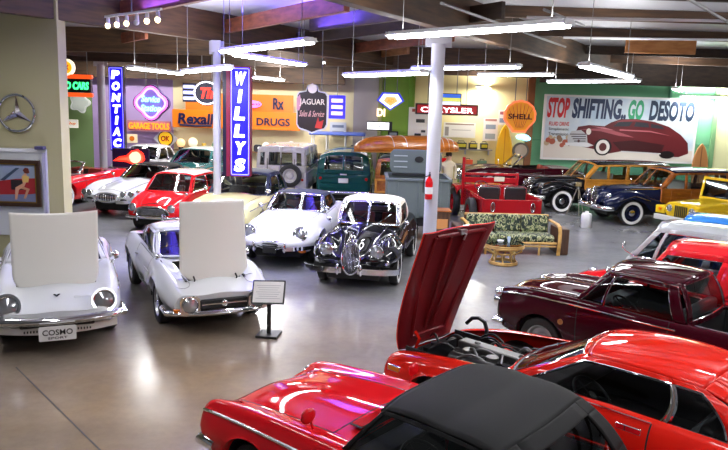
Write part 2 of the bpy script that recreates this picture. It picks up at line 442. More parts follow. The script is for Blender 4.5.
def lamp(parent, x, y, z, r, tilt=0, name='headlight', ring=CHROME, lens=None, depth=.06, yaw=0):
    M = Matrix.Translation((x, y, z)) @ Matrix.Rotation(yaw, 4, 'Z') @ Matrix.Rotation(PI / 2 - tilt, 4, 'Y')
    a = MB(); a.lathe([(r * .2, -depth), (r * .95, -depth * .6), (r * 1.1, 0), (r * 1.1, .018), (r * 1.0, .028), (r * .95, .02)], 24, 0, M)
    o = a.build(name, ring, parent)
    b = MB(); b.lathe([(0, r * .42), (r * .35, r * .36), (r * .7, r * .22), (r * .97, .012)], 24, 0, M); b.build('lens', lens or LENS, o)
    return o
def blamp(B, parent, y, z, r, tilt=0, name='headlight', depth=.12, dx=.01, **k):
    return lamp(parent, B.nose(y, z - r * .6) + dx, y, z, r, tilt, name, depth=depth, **k)
def bumper(parent, pts, h=.09, d=.03, mat=None, guards=(), name='bumper'):
    prof = [(-d, -h / 2), (-d * .3, -h / 2), (d * .6, -h * .3), (d, 0), (d * .6, h * .3), (-d * .3, h / 2), (-d, h / 2)]
    o = MB().sweep(pts, prof).build(name, mat or CHROME, parent, ang=50)
    for g in guards: MB().ell(g, .035, .03, .1, 10, 8).build('bumper_guard', mat or CHROME, o)
    return o
def arcpts(x, w, bow, z, wrap=.0, n=16, end=None, zd=0):
    """bumper path across the car at nose x (sign gives front or rear), bowed, with ends wrapping back"""
    s = 1 if x > 0 else -1; pts = []
    for k in range(n + 1):
        v = -1 + 2 * k / n; pts.append((x - s * bow * abs(v) ** 2.2, -v * w * s, z + zd * abs(v) ** 2))
    if wrap:
        pts = [(pts[0][0] - s * wrap, pts[0][1] * 1.0, pts[0][2])] + pts + [(pts[-1][0] - s * wrap, pts[-1][1], pts[-1][2])]
    return pts
def seat(parent, x, y, z, mat, w=.46, d=.46, h=.5, lean=.25, name='seat'):
    m = MB(); m.box((x, y, z + .06), (d, w, .14)); 
    M = rotm(Vector((x - d / 2, y, z + .1)), 'Y', -lean); m.box((x - d / 2, y, z + .1 + h / 2), (.12, w, h), 0, M)
    return m.build(name, mat, parent, bevel=.035)
def steering(parent, x, y, z, r=.19, tilt=.9, mat=None):
    M = Matrix.Translation((x, y, z)) @ Matrix.Rotation(-PI / 2 + tilt, 4, 'Y')
    m = MB(); m.tube([(r * math.cos(2 * PI * k / 28), r * math.sin(2 * PI * k / 28), 0) for k in range(28)], .013, 8, 0, True, M)
    for a in (0.5, PI - .5, -PI / 2): m.tube([(0, 0, -.02), (r * math.cos(a + PI / 2), r * math.sin(a + PI / 2), 0)], .009, 6, 0, False, M)
    m.cyl((0, 0, -.01), .04, .04, 12, 0, 'z', None, M); m.tube([(0, 0, -.02), (0, 0, -.4)], .018, 6, 0, False, M)
    return m.build('steering_wheel', mat or BLACK, parent)
def chassis(parent, x0, x1, w, zb, zt, arches, wout, mat=None):
    m = MB(); m.box(((x0 + x1) / 2, 0, (zb + zt) / 2), (x1 - x0, 2 * w, zt - zb))
    for (xc, zc, r) in arches:
        for sd in (1, -1):
            m.grid(lambda a, b: Vector((xc - (r + .004) * math.cos(PI * a), sd * (w - .02 + (wout - .015 - w + .02) * b), zc + (r + .004) * math.sin(PI * a))), 16, 1)
    return m.build('chassis', mat or DARK, parent)
def plate(parent, x, z, w=.32, h=.15, rear=False, mat=None, y=0, txt=None, txm=None):
    rz = -PI / 2 if rear else PI / 2
    M = wallM(x, y, z, rz); m = MB(); m.prism(rrect(w, h, .015), .012, 0, M)
    o = m.build('license_plate', mat or WHITEP, parent)
    return o, M
def mirror(parent, x, y, z, sd=1, mat=None, r=.06, face=PI):
    m = MB(); m.tube([(x, y, z - .1), (x - .01, y + sd * .03, z - .03), (x, y + sd * .04, z)], .009, 6)
    m.ell((x, y + sd * .05, z + .01), .03, r, r * .85, 14, 8)
    return m.build('mirror', mat or CHROME, parent)
def handle(parent, x, y, z, sd, l=.14, mat=None):
    m = MB(); m.tube([(x - l / 2, y, z), (x - l / 2 + .015, y + sd * .025, z), (x + l / 2 - .015, y + sd * .025, z), (x + l / 2, y, z)], .009, 6)
    return m.build('door_handle', mat or CHROME, parent)
def open_panel(B, name, parent, hinge, ang, mats=None, inner=None, thick=.02):
    """swing a hood cut from the body about a cross-car hinge"""
    mb = B.parts[(name, 0)]; M = rotm(Vector((hinge[0], 0, hinge[1])), 'Y', ang)
    mb.v = [M @ p for p in mb.v]
    mats = mats or B.mats
    o = mb.build(name, mats, parent, ang=50, merge=True)
    s = o.modifiers.new('thick', 'SOLIDIFY'); s.thickness = thick; s.offset = -1
    if inner: o.data.materials.append(inner); s.material_offset = len(o.data.materials) - 1
    return o, M
def std_keys(xn, xt, W, sill, hn, hc, hb, ht, xc, xb, hs=0, rn=.5, nosew=.85, tailw=.8, mid=.55, flat=.04, ln=.28, lt=.28):
    """ordinary saloon body: nose at xn, tail at xt, cowl xc, rear deck start xb; hn nose, hc cowl, hb belt at deck, ht tail heights"""
    w = W / 2; o = []
    def st(x, kw, zs, zt, sh=.93, drop=.05): o.append((x, w * kw * .88, zs, w * kw, mid, w * kw * sh, zt - drop, w * kw * .6, zt - drop * .25, zt + flat * kw - flat * .3))
    st(xt, tailw * .8, sill + .16, ht - .14); st(xt + .06, tailw * .93, sill + .1, ht - .04); st(xt + lt, .96, sill + .05, ht)
    st(xb, 1, sill, hb); st((xb + xc) / 2, 1, sill, (hb + hc) / 2, .95); st(xc, 1, sill, hc, .94)
    st((xc + xn) / 2, .985, sill, hc * .45 + hn * .55 + .02, .92); st(xn - ln, .95, sill + .04, hn + .01, .9); st(xn - .06, nosew * .97, sill + .1, hn - .05, .88); st(xn, nosew * .85, sill + .16, hn - .16, .86)
    return o
def car(name, label, cat, X, Y, hd, group=None): return thing(name, label, cat, (X, Y, 0), R(hd), group)
def four_wheels(t, xf, xr, ty, r, w, kind='steel', rimc=None, only=None):
    for (x, sd) in ((xf, 1), (xf, -1), (xr, 1), (xr, -1)): wheel(t, x, sd * ty, r, w, sd, kind, rimc)
# ------------------------------------------------------------------ room shell
def floor_mat():
    m = bpy.data.materials.new('polished_concrete'); m.use_nodes = True; nt = m.node_tree; b = nt.nodes['Principled BSDF']; N = nt.nodes.new; L = nt.links.new
    tc = N('ShaderNodeTexCoord')
    def noise(sc, det, rough=.6, dist=0):
        mp = N('ShaderNodeMapping'); mp.inputs['Scale'].default_value = sc; nz = N('ShaderNodeTexNoise'); nz.inputs['Scale'].default_value = 1; nz.inputs['Detail'].default_value = det; nz.inputs['Roughness'].default_value = rough; nz.inputs['Distortion'].default_value = dist
        L(tc.outputs['Object'], mp.inputs['Vector']); L(mp.outputs['Vector'], nz.inputs['Vector']); return nz
    def ramp(src, stops):
        r = N('ShaderNodeValToRGB'); el = r.color_ramp.elements
        while len(el) < len(stops): el.new(.5)
        for e, (p, c) in zip(el, stops): e.position = p; e.color = (*c, 1)
        L(src.outputs['Fac'], r.inputs['Fac']); return r
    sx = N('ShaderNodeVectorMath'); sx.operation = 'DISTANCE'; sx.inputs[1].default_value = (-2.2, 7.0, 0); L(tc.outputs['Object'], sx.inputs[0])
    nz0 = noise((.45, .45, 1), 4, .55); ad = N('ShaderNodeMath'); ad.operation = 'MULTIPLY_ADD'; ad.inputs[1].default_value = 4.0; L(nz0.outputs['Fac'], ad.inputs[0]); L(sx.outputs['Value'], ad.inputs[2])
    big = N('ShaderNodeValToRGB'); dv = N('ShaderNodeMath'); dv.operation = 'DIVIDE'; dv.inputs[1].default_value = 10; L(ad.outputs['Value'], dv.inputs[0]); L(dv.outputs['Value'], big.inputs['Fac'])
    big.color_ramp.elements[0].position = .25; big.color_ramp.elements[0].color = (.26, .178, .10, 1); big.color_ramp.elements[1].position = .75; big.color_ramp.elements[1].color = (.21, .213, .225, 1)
    mid = ramp(noise((.9, 1.3, 1), 5, .55), [(.25, (.72, .72, .72)), (.5, (.97, .97, .97)), (.8, (1.15, 1.13, 1.1))])
    fin = ramp(noise((9, 9, 1), 5, .7), [(.3, (.82, .82, .82)), (.6, (1.04, 1.04, 1.04))])
    mx = N('ShaderNodeMix'); mx.data_type = 'RGBA'; mx.blend_type = 'MULTIPLY'; mx.inputs['Factor'].default_value = .8
    L(big.outputs['Color'], mx.inputs['A']); L(mid.outputs['Color'], mx.inputs['B'])
    m2 = N('ShaderNodeMix'); m2.data_type = 'RGBA'; m2.blend_type = 'MULTIPLY'; m2.inputs['Factor'].default_value = .6
    L(mx.outputs['Result'], m2.inputs['A']); L(fin.outputs['Color'], m2.inputs['B']); L(m2.outputs['Result'], b.inputs['Base Color'])
    rr = ramp(noise((1.3, 1.3, 1), 5, .6), [(.3, (.17, .17, .17)), (.7, (.27, .27, .27))]); L(rr.outputs['Color'], b.inputs['Roughness'])
    bp = N('ShaderNodeBump'); bp.inputs['Strength'].default_value = .03; bp.inputs['Distance'].default_value = .01
    L(noise((2.2, 2.2, 1), 3).outputs['Fac'], bp.inputs['Height']); L(bp.outputs['Normal'], b.inputs['Normal'])
    b.inputs['IOR'].default_value = 1.42
    return m
FLOOR = floor_mat()
YB = 28.2; ZC = 5.15
struct('floor', MB().box((3, 12.5, -.05), (40, 40, .1)), FLOOR)
jt = MB(); a = atz(32, 383); b = atz(100, 450); d = (b - a).normalized(); a2 = a - d * .6; b2 = b + d * 3
jt.sweep([(a2.x, a2.y, .0008), (b2.x, b2.y, .0008)], [(-.008, 0), (.008, 0), (.008, .001), (-.008, .001)])
struct('trim_1', jt, pm('floor_joint', (.06, .055, .05), .8))
# near wall at the left
OLIVE = pm('olive_wall_paint', '#b6ae86', .75, bump=(30, .05), vary=('#aca580', .4, 2))
struct('wall_left', MB().box((-10.8, 13.1, 2.6), (10.46, .36, 5.3)), OLIVE)
def bx(px): return (px - 364) / F * YB
segs = [('olive_green', -120, 92, '#7f9a62'), ('lilac', 92, 172, '#b49ac9'), ('cream', 172, 350, '#ddd0a6'), ('taupe', 350, 378, '#a59c9b'), ('leaf_green', 378, 410, '#82a73f'), ('yellow_cream', 410, 528, '#f0e2a2'), ('mint_green', 528, 706, '#6fb287'), ('pale_cream', 706, 900, '#dfe0ac')]
for i, (nm, p0, p1, c) in enumerate(segs):
    x0, x1 = bx(p0), bx(p1)
    struct('wall_back' + ('' if i == 0 else '.%03d' % i), MB().box(((x0 + x1) / 2, YB + .1, 2.55), (x1 - x0 - .004, .2, 5.2)), pm('wall_' + nm, c, .8))
def pilaster(i, px, w, c):
    struct('trim_%d' % i, MB().box((bx(px), YB - .05, 2.5), (w, .14, 5)), pm('post_%d' % i, c, .7), bevel=.01)
pilaster(2, 406, .18, '#6b9a2c'); pilaster(3, 524, .26, '#8a5a34'); pilaster(4, 706, .16, '#6f9a6a'); pilaster(5, 376, .14, '#8a8f5a'); pilaster(6, 660, .1, '#58987a')
# green wall joints
g = MB(); g.box((bx(617), YB - .005, 2.0), (bx(706) - bx(528), .03, .04)); struct('trim_7', g, pm('wall_rail', '#5c9c78', .7))
# ceiling deck, girders and purlins
DECK = pm('foil_ceiling', (.55, .56, .60), .42, .3, bump=(3.0, .5))
struct('ceiling', MB().box((3, 12.5, ZC + .04), (40, 40, .08)), DECK)
WOODB = pm('brown_glulam', '#5a4029', .6, vary=('#3e2c1e', (1.5, 14, 14), 4))
WOODR = pm('red_purlin', '#8f5238', .6, vary=('#6c3c2a', (3, 3, 12), 4))
WOODL = pm('pale_purlin', '#a9744a', .6, vary=('#8b5a38', (3, 3, 12), 4))
WOODD = pm('dark_purlin', '#3b2c20', .65, vary=('#2a1f18', (3, 3, 12), 4))
WOODLIT = pm('lit_purlin', '#c98a4e', .6, vary=('#b3723c', (3, 3, 12), 4))  # pale orange stands for lamplight falling on brown wood
trimn = [10]
def beam(p, q, zb, zt, w, m, ext=0):
    p, q = Vector((p[0], p[1], 0)), Vector((q[0], q[1], 0)); d = (q - p).normalized(); p = p - d * ext; q = q + d * ext
    mb = MB(); n = d.cross(Vector((0, 0, 1))) * w / 2; L = (q - p).length; an = math.atan2(d.y, d.x)
    mb.box((L / 2, 0, (zb + zt) / 2), (L, w, zt - zb))
    o = struct('trim_%d' % trimn[0], mb, m, bevel=.01); o.location = (p.x, p.y, 0); o.rotation_euler = (0, 0, an); trimn[0] += 1; return o
zg = 4.5
p, q = atz(439, 29, zg), atz(604, 71, zg); dd = (q - p).normalized()
GD = Vector((math.cos(R(61)), math.sin(R(61)), 0)); PD = Vector((math.cos(R(124)), math.sin(R(124)), 0)); 
gp_ = p - GD * 14; beam(gp_, p + GD * 19, zg, ZC, .24, WOODB)
c2 = atz(217, 42, zg); beam(c2 - GD * 13, c2 + GD * 14, zg, ZC, .2, WOODB)
c1 = atz(102, 58, zg); beam(c1 - GD * 16, c1 + GD * 5, zg, ZC, .2, WOODB)
# left bay purlins (two rust red ones seen close by, paler ones behind)
def purl(px, py, qx, qy, zb, m, h=.3, ext=.6, w=.09):
    a, b = atz(px, py, zb), atz(qx, qy, zb); beam(a, b, zb, zb + h, w, m, ext)
purl(205, 37, 335, 14, 4.72, WOODR, ext=.4, w=.12); purl(108, 20, 203, 1, 4.72, WOODR, w=.12)
purl(325, 30, 420, 18, 4.72, WOODD); purl(290, 45, 480, 22, 4.72, WOODD)
purl(78, 52, 140, 40, 4.72, WOODR); purl(160, 57, 215, 47, 4.72, WOODL); purl(270, 71, 400, 55, 4.72, WOODL); purl(300, 60, 440, 43, 4.72, WOODR)
# right bay purlins run across
for Y, m, h in ((6.8, WOODD, .22), (8.9, WOODD, .22), (11.2, WOODD, .24), (14.2, WOODB, .2), (17.5, WOODB, .2), (22, WOODD, .24), (25.5, WOODB, .24)):
    x0 = p.x + (Y - p.y) / math.tan(R(61)); beam((x0 + .1, Y), (19, Y), ZC - h - .02, ZC, .12, m)
    # pale pipe or conduit line under each bay
a = atz(625, 52, 4.62); b = atz(695, 54, 4.62); beam(a, b, 4.6, 4.98, .07, WOODLIT)  # board with the lit patch of wood put into its colour
PIPE = pm('white_pipe', (.6, .6, .62), .4)
for i, (px, py, qx, qy) in enumerate(((560, 18, 728, 21), (590, 38, 728, 40), (455, 8, 560, 45), (690, 0, 728, 22), (555, 14, 575, 22))):
    z = 4.58; a, b = atz(px, py, z), atz(qx, qy, z); d = (b - a).normalized()
    t = MB(); t.tube([a - d * .5, b + d * .5], .022, 8)
    o = t.build('ceiling_pipe' if i < 2 else 'conduit', PIPE if i < 2 else pm('grey_conduit', (.25, .25, .26), .4, .5)); tag(o, kind='structure')
# dark boards and header beams in front of the back wall
for x0, x1, zb, m, Y in ((-14.5, -.9, 3.88, WOODB, 27.75), (-.9, 6.6, 4.38, WOODB, 27.75), (6.6, 14, 4.22, WOODD, 27.75), (-15, -1.6, 4.35, WOODD, 24.9), (-15, -3.0, 4.45, WOODB, 21.3), (-1.5, 7, 4.42, WOODB, 24.6)): beam((x0, Y), (x1, Y), zb, ZC, .16, m)
# columns
COLP = pm('white_column_paint', '#c2c2cb', .45)
def column(n, px, py, Y, w, zt):
    c = at(px, py, Y); m = MB(); m.cyl((c.x, c.y, zt / 2 + .01), w / 2, zt - .02, 20); m.box((c.x, c.y, .012), (w * 2, w * 2, .02)); m.box((c.x, c.y, zt - .15), (w * 1.9, .03, .3)); m.box((c.x, c.y - w * .6, zt - .12), (w * 1.3, .02, .26)); m.box((c.x, c.y + w * .6, zt - .12), (w * 1.3, .02, .26))
    return tag(m.build('column_%d' % n, COLP), kind='structure'), c
column(1, 435, 120, 12.6, .24, zg); column(2, 217, 110, 16.6, .18, zg)
column(3, 102, 110, 25.2, .26, zg)

# ------------------------------------------------------------------ shop lights
TUBE = pm('fluorescent_tube', (1, 1, 1), .3, emit=(.93, .96, 1), estr=26)
TUBEB = pm('blue_fluorescent_tube', (.6, .6, 1), .3, emit=(.45, .42, 1), estr=7)
HOUS = pm('white_reflector', (.75, .76, .78), .4)
WIRE = pm('hanging_wire', (.2, .2, .2), .5)
LIGHTS = []
def fixture(a, b, label, power=1.0, tube=None, up=.8):
    a, b = Vector(a), Vector(b); L = (b - a).length; d = b - a; an = math.atan2(d.y, d.x); c = (a + b) / 2
    t = thing('shop_light', label, 'ceiling light', (c.x, c.y, c.z), an, 'fluorescent shop lights')
    h = MB(); h.prism([(-.125, .012), (-.135, .012), (-.05, .07), (.05, .07), (.135, .012), (.125, .012), (.04, .06), (-.04, .06)], L, 0, Matrix.Rotation(PI / 2, 4, 'Z') @ Matrix.Rotation(PI / 2, 4, 'X'), -L / 2)
    for s in (-1, 1): h.box((s * L / 2, 0, .03), (.02, .2, .06))
    h.build('reflector', HOUS, t)
    for s in (-1, 1): MB().cyl((0, s * .06, .0), .028, L - .06, 10, 0, 'x').build('tube', tube or TUBE, t)
    for s in (-1, 1): MB().tube([(s * L * .42, 0, .07), (s * L * .42, 0, ZC - c.z - .005)], .006, 5).build('hanger', WIRE, t)
    la = bpy.data.lights.new('tube_lamp', 'AREA'); la.shape = 'RECTANGLE'; la.size = L - .05; la.size_y = .2; la.energy = 17 * L * power * (4.2 if c.y > 20 else 1.6 if c.y > 17 else 1.0); la.color = (1, .98, .96) if tube is None else (.5, .45, 1)
    lo = bpy.data.objects.new('tube_lamp', la); COL.objects.link(lo); lo.parent = t; lo.location = (0, 0, -.035)
    LIGHTS.append(lo)
    lu = bpy.data.lights.new('added_uplight', 'AREA'); lu.shape = 'RECTANGLE'; lu.size = L - .05; lu.size_y = .12; lu.energy = la.energy * up; lu.color = la.color  # extra upward light added above the housing to brighten the ceiling
    uo = bpy.data.objects.new('added_uplight', lu); COL.objects.link(uo); uo.parent = t; uo.location = (0, 0, .10); uo.rotation_euler = (PI, 0, 0)
def fx(px, py, qx, qy, z, label, **k): fixture(atz(px, py, z), atz(qx, qy, z), label, **k)
def fm(px, py, z, ang, L, label, **k):
    c = atz(px, py, z); d = Vector((math.cos(R(ang)), math.sin(R(ang)), 0)) * L / 2; fixture(c - d, c + d, label, **k)
fx(391, 37, 569, 25, 4.1, 'long twin-tube shop light hanging in front of the white column by the camera')
fx(224, 52, 310, 42, 4.0, 'twin-tube shop light hanging above the tall bright blue sign, tilting up to the right', up=.05, power=.4)
fx(236, 55, 303, 65, 4.0, 'twin-tube shop light running away behind the one over the tall bright blue sign', up=.05, power=.4)
fx(414, 69, 519, 67, 4.0, 'long shop light crossing behind the white column with the fire extinguisher')
fx(347, 76, 425, 73, 3.72, 'shop light just left of the white column above the five-pointed neon sign')
fx(479, 75, 553, 75, 4.1, 'shop light hanging level between the round orange sign and the girder')
fx(584, 66, 629, 77, 3.9, 'bright shop light under the girder, above the left half of the billboard')
fx(549, 82, 639, 81, 3.95, 'level shop light right along the top edge of the billboard')
fm(678, 90, 4.0, 62, 2.4, 'shop light over the right end of the billboard, pointing at the corner post')
fm(712, 97.5, 3.85, 0, 2.4, 'slim shop light at the right edge of the picture beside the billboard')
fm(487, 88, 3.95, 65, 2.4, power=.9, label='shop light over the yellow wall to the left of the round orange sign')
fm(414, 89, 3.95, 70, 2.4, power=.9, label='shop light behind the five-pointed neon sign near the white column')
fm(357, 87, 3.95, 72, 2.4, power=1.8, label='shop light hanging behind the dark shield-shaped hanging sign')
fx(130, 68, 181, 74, 3.85, power=1.6, label='shop light above the pink quatrefoil neon sign')
fx(185, 72, 228, 68, 3.75, power=1.6, label='shop light left of the tall bright blue sign over the oval script sign')
fm(268, 79, 3.9, 74, 2.4, power=1.6, label='shop light directly right of the tall bright blue sign, over the orange drug-store sign')
# rows that carry on over and behind the viewer
for (x, y, an) in ((-6, 9.5, -57), (-3.2, 6.2, -57), (.9, .6, -40), (3.2, 4.6, -50), (5.6, 8.0, -50), (8.6, 12, -50), (9.5, 5.5, -50)):
    d = Vector((math.cos(R(an)), math.sin(R(an)), 0)) * 1.22; c = Vector((x, y, 4.25))
    fixture(c - d, c + d, 'shop light of the rows over the aisle outside the picture', power=.85, up=(2.6 if x > 0 else .5))
for x, lb in ((-9.5, 'leftmost'), (-6.0, 'middle'), (-2.6, 'rightmost')): fixture(Vector((x - 1.2, 26.3, 4.62)), Vector((x + 1.2, 26.3, 4.62)), lb + ' unseen shop light added behind the rear header board to brighten the wall', power=.6, up=.1)  # added out of sight, only to light the back wall
# added blue area lights, without any fitting, tint the foil of the left bay
BLT = pm('blue_tint_glow', (.3, .25, 1), .3, emit=(.25, .2, 1), estr=12)
for px, py, e in ((228, 14, 150), (275, 6, 150), (325, 24, 130), (385, 36, 110), (150, 4, 70), (440, 44, 60)):
    p_ = atz(px, py, 4.78); la = bpy.data.lights.new('foil_tint_light', 'AREA'); la.shape = 'RECTANGLE'; la.size = 1.5; la.size_y = .5; la.energy = e; la.color = (.13, .08, 1)
    lo = bpy.data.objects.new('foil_tint_light', la); COL.objects.link(lo); lo.location = p_; lo.rotation_euler = (PI, 0, R(124))
w = bpy.data.worlds.new('world'); scene.world = w; w.use_nodes = True
w.node_tree.nodes['Background'].inputs[0].default_value = (.9, .95, 1, 1); w.node_tree.nodes['Background'].inputs[1].default_value = .12
scene.view_settings.view_transform = 'Standard'; scene.view_settings.look = 'None'; scene.view_settings.exposure = .0; scene.view_settings.gamma = 1
# ------------------------------------------------------------------ the cars
RED = paint('red', (.72, .010, .016)); REDO = paint('orange_red', (.66, .016, .008)); MAROON = paint('maroon', (.040, .0018, .007)); WHITE = paint('white', (.60, .61, .63)); IVORY = paint('ivory', (.80, .78, .73)); BLK = paint('black', (.006, .006, .008))
NAVY = paint('navy', (.006, .009, .035)); YEL = paint('yellow', (.72, .48, .02)); PALEY = paint('pale_yellow', (.72, .66, .32)); MINT = paint('mint', (.62, .74, .70)); TEAL = paint('teal', (.02, .10, .10)); GREEN = paint('deep_green', (.012, .075, .072)); LGREY = paint('light_grey', (.48, .46, .47)); SILVER = paint('silver', (.40, .42, .44)); BLUE = paint('blue', (.03, .20, .62)); TRUCKG = pm('grey_green_paint', (.10, .125, .125), .5)
CLOTHK = pm('black_vinyl', (.009, .009, .0095), .75, bump=(220, .12)); CLOTHK.node_tree.nodes['Principled BSDF'].inputs['Specular IOR Level'].default_value = .25; CLOTHN = pm('navy_cloth', (.012, .018, .05), .7, bump=(200, .1)); CLOTHC = pm('cream_cloth', (.62, .56, .46), .75, bump=(200, .1))
SEATK = pm('black_leather', (.015, .015, .016), .45); SEATR = pm('red_leather', (.30, .03, .02), .5); SEATB = pm('blue_leather', (.03, .12, .5), .5); SEATG = pm('grey_leather', (.2, .2, .21), .5); SEATC = pm('cream_leather', (.62, .58, .48), .5)
WOODY = pm('honey_wood', '#d99a3a', .35, 0, .5, vary=('#b97722', (2, 9, 9), 4)); WOODP = pm('dark_wood_panel', '#b1651f', .35, 0, .5, vary=('#8b4a12', (2, 12, 12), 4))
ENG = pm('engine_metal', (.22, .22, .23), .45, .8); ENGD = pm('engine_dark', (.025, .025, .027), .5); ALLOY = pm('cast_alloy', (.22, .22, .22), .4, .9)

# ---- red coupe with the raised bonnet, right foreground
def red_coupe():
    t = car('sports_coupe', 'bright red fastback coupe with its front-hinged bonnet raised, nearest right', 'car', 2.14, 6.02, 136)
    ar = [(1.24, .30, .37), (-1.065, .30, .37)]
    K = [(-2.06, .52, .40, .62, .56, .56, .74, .32, .79, .80), (-1.95, .6, .36, .70, .56, .66, .80, .38, .845, .855), (-1.065, .70, .24, .815, .58, .74, .89, .45, .925, .935), (-.5, .68, .2, .80, .56, .735, .895, .47, .92, .93), (.4, .67, .2, .785, .56, .70, .865, .47, .885, .90), (.8, .67, .2, .785, .55, .69, .835, .43, .85, .885), (1.24, .69, .22, .80, .56, .68, .805, .40, .79, .835), (1.7, .66, .26, .76, .52, .63, .73, .36, .715, .75), (1.95, .6, .3, .69, .48, .57, .66, .3, .64, .66), (2.06, .5, .34, .58, .46, .5, .58, .25, .58, .58)]
    B = Body(K, ar)
    B.build('body', REDO, t, [('hood', .62, 2.0, 2.45, 4), ('door', -.78, .38, .18, 2.02)], nx=90, nv=28, opened=('hood',), cut=(-1.75, .46))
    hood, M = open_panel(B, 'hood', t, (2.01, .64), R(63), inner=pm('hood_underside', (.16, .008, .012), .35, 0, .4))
    fr = MB()   # stiffening frame and latch under the bonnet
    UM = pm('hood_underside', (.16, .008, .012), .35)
    def hp(x, y, dz=-.035): 
        z = B.pos(x, 4, 1).z - abs(y) ** 2 * .12; return M @ Vector((x, y, z + dz))
    for (pts) in ([(.68, -.40), (.68, .40)], [(1.87, -.28), (1.87, .28)], [(.68, .42), (1.3, .38), (1.87, .28)], [(.68, -.42), (1.3, -.38), (1.87, -.28)], [(.72, .12), (1.82, .05)], [(.72, -.12), (1.82, -.05)]):
        fr.tube([hp(*p) for p in pts], .022, 6)
    o = fr.build('hood_frame', UM, hood)
    lt = MB(); lt.tube([hp(.66, .0, -.05), hp(.66, .0, -.11), hp(.72, 0, -.11)], .014, 6); lt.box(tuple(hp(.66, .0, -.06)), (.05, .1, .05)); lt.build('hood_latch', STEEL, hood)
    st = MB(); st.grid(lambda a, b: hp(.80 + .12 * a, -.34 + .13 * b, -.024), 1, 1); st.build('sticker', pm('tan_sticker', '#c08a4a', .5), hood)
    # engine bay
    bay = MB(); bay.box((1.25, 0, .33), (1.36, .82, .02)); bay.box((.6, 0, .55), (.03, .86, .44)); bay.box((1.9, 0, .5), (.03, .62, .3))
    for s in (-1, 1): bay.box((1.25, s * .42, .52), (1.3, .02, .4))
    bay.build('engine_bay', ENGD, t)
    e = MB(); e.box((1.12, .0, .58), (.82, .26, .3)); eo = e.build('engine_block', ENGD, t, bevel=.03)
    e = MB(); e.box((1.12, 0, .77), (.76, .15, .08)); e.cyl((1.3, 0, .815), .035, .03); e.build('valve_cover', ALLOY, eo, bevel=.03)
    for x in (.98, 1.26):
        e = MB(); e.cyl((x, .21, .70), .05, .12); e.cyl((x, .21, .78), .06, .05, 20); e.cyl((x, .27, .66), .05, .1, 16, 0, 'y'); e.build('carburettor', ALLOY, eo)
    e = MB(); e.cyl((1.12, .34, .72), .07, .5, 20, 0, 'x'); e.build('air_cleaner', BLACK, eo)
    e = MB(); e.box((1.78, 0, .52), (.06, .5, .34)); e.cyl((1.78, .1, .70), .04, .03); e.build('radiator', BLACK, t)
    e = MB(); e.box((.78, -.3, .62), (.2, .16, .18)); e.build('battery', pm('battery_case', (.05, .05, .06), .4), t, bevel=.01)
    e = MB(); e.cyl((.72, .3, .68), .09, .12, 20, 0, 'x'); e.build('brake_servo', ALLOY, t)
    for s in (1, -1):
        e = MB(); e.cyl((1.22, s * .36, .66), .10, .1, 20); e.build('strut_tower', REDO, t)
    e = MB()
    rnd = random.Random(4)
    for k in range(20):
        e = MB(); a = Vector((rnd.uniform(.7, 1.7), rnd.uniform(-.34, .34), rnd.uniform(.70, .79))); b = a + Vector((rnd.uniform(-.35, .35), rnd.uniform(-.2, .2), 0)); m_ = (a + b) / 2 + Vector((0, 0, .05)); e.tube([a.lerp(b, q / 6) + Vector((0, 0, .06 * math.sin(PI * q / 6))) for q in range(7)], .013, 6); e.build('hose', (BLACK, ENG, BLACK)[k % 3], t)
    e = MB(); e.tube([(1.50, -.44, .70), (1.50, -.45, .80), (1.54, -.46, .88), (1.62, -.46, .91), (1.70, -.45, .89), (1.76, -.43, .82)], .022, 8); e.build('hood_hinge', BLACK, t)
    for s in (1,):
        e = MB(); e.tube([(1.86, s * .33, .66), (1.80, s * .33, .80), (1.87, s * .32, .86)], .018, 8); e.build('hood_hinge', REDO, t)
    chassis(t, -1.9, .55, .5, .18, .5, ar, .78)
    # cabin
    C = Cabin((.50, .70, .875), (-.13, .50, 1.185), (-1.05, .49, 1.185), (-1.98, .54, .83), crown=.055, cx=.035, bow=.16, rbow=.05, bulge=.05, rbulge=.035, zf=.02)
    C.build(t, REDO, ([0, .05, .95, 1], [0, .05, .94, 1], {(1, 1)}), ([(0, 0), (.04, .05), (.515, .722), (.532, .742), (.715, .93), (1, 1)], [0, .03, .90, 1], {(1, 1): 1, (2, 1): 'p', (3, 1): 1}), ([0, .14, .86, 1], [0, .2, .86, 1], {(1, 1)}), gl=glass('car_glass', (.72, .76, .78)), trim=CHROME, tr=.013, nu=20, nv=24)
    for s in (1, -1):
        m = MB(); B.strip(m, .36, -.78, 2.03, s, (.009, .009)); m.build('waist_trim', CHROME, t)
        m = MB(); p = B.pos(-.63, 1.72, s); m.box((p.x, p.y + .006 * s, p.z), (.2, .02, .05)); m.build('door_handle', CHROME, t, bevel=.006)
        p = B.pos(1.78, 1.25, s); m = MB(); m.box((p.x, p.y + .002 * s, p.z + .02), (.17, .025, .065)); mo = m.build('marker_bezel', CHROME, t, bevel=.008)
        m = MB(); m.box((p.x, p.y + .008 * s, p.z + .02), (.14, .025, .045)); m.build('marker_lens', AMBER, mo, bevel=.006)
        blamp(B, t, s * .52, .55, .08, dx=-.09)
        m = MB(); m.box((.52 - .06, 0, .905), (.03, .03, .015)); 
    wp = MB()
    for y in (.15, -.35): wp.tube([(.60, y, .915), (.50, y + .05, .945), (.42, y + .38, .955)], .006, 5)
    wp.build('wiper', BLACK, t)
    bumper(t, arcpts(2.10, .74, .16, .44, .14), .07, .02); bumper(t, arcpts(-2.10, .72, .14, .5, .2), .07, .02)
    four_wheels(t, 1.24, -1.065, .655, .30, .17, 'slot', STEEL)
    for s in (.34, -.34): seat(t, -.72, s, .3, SEATK, .46, .5, .56, .3)
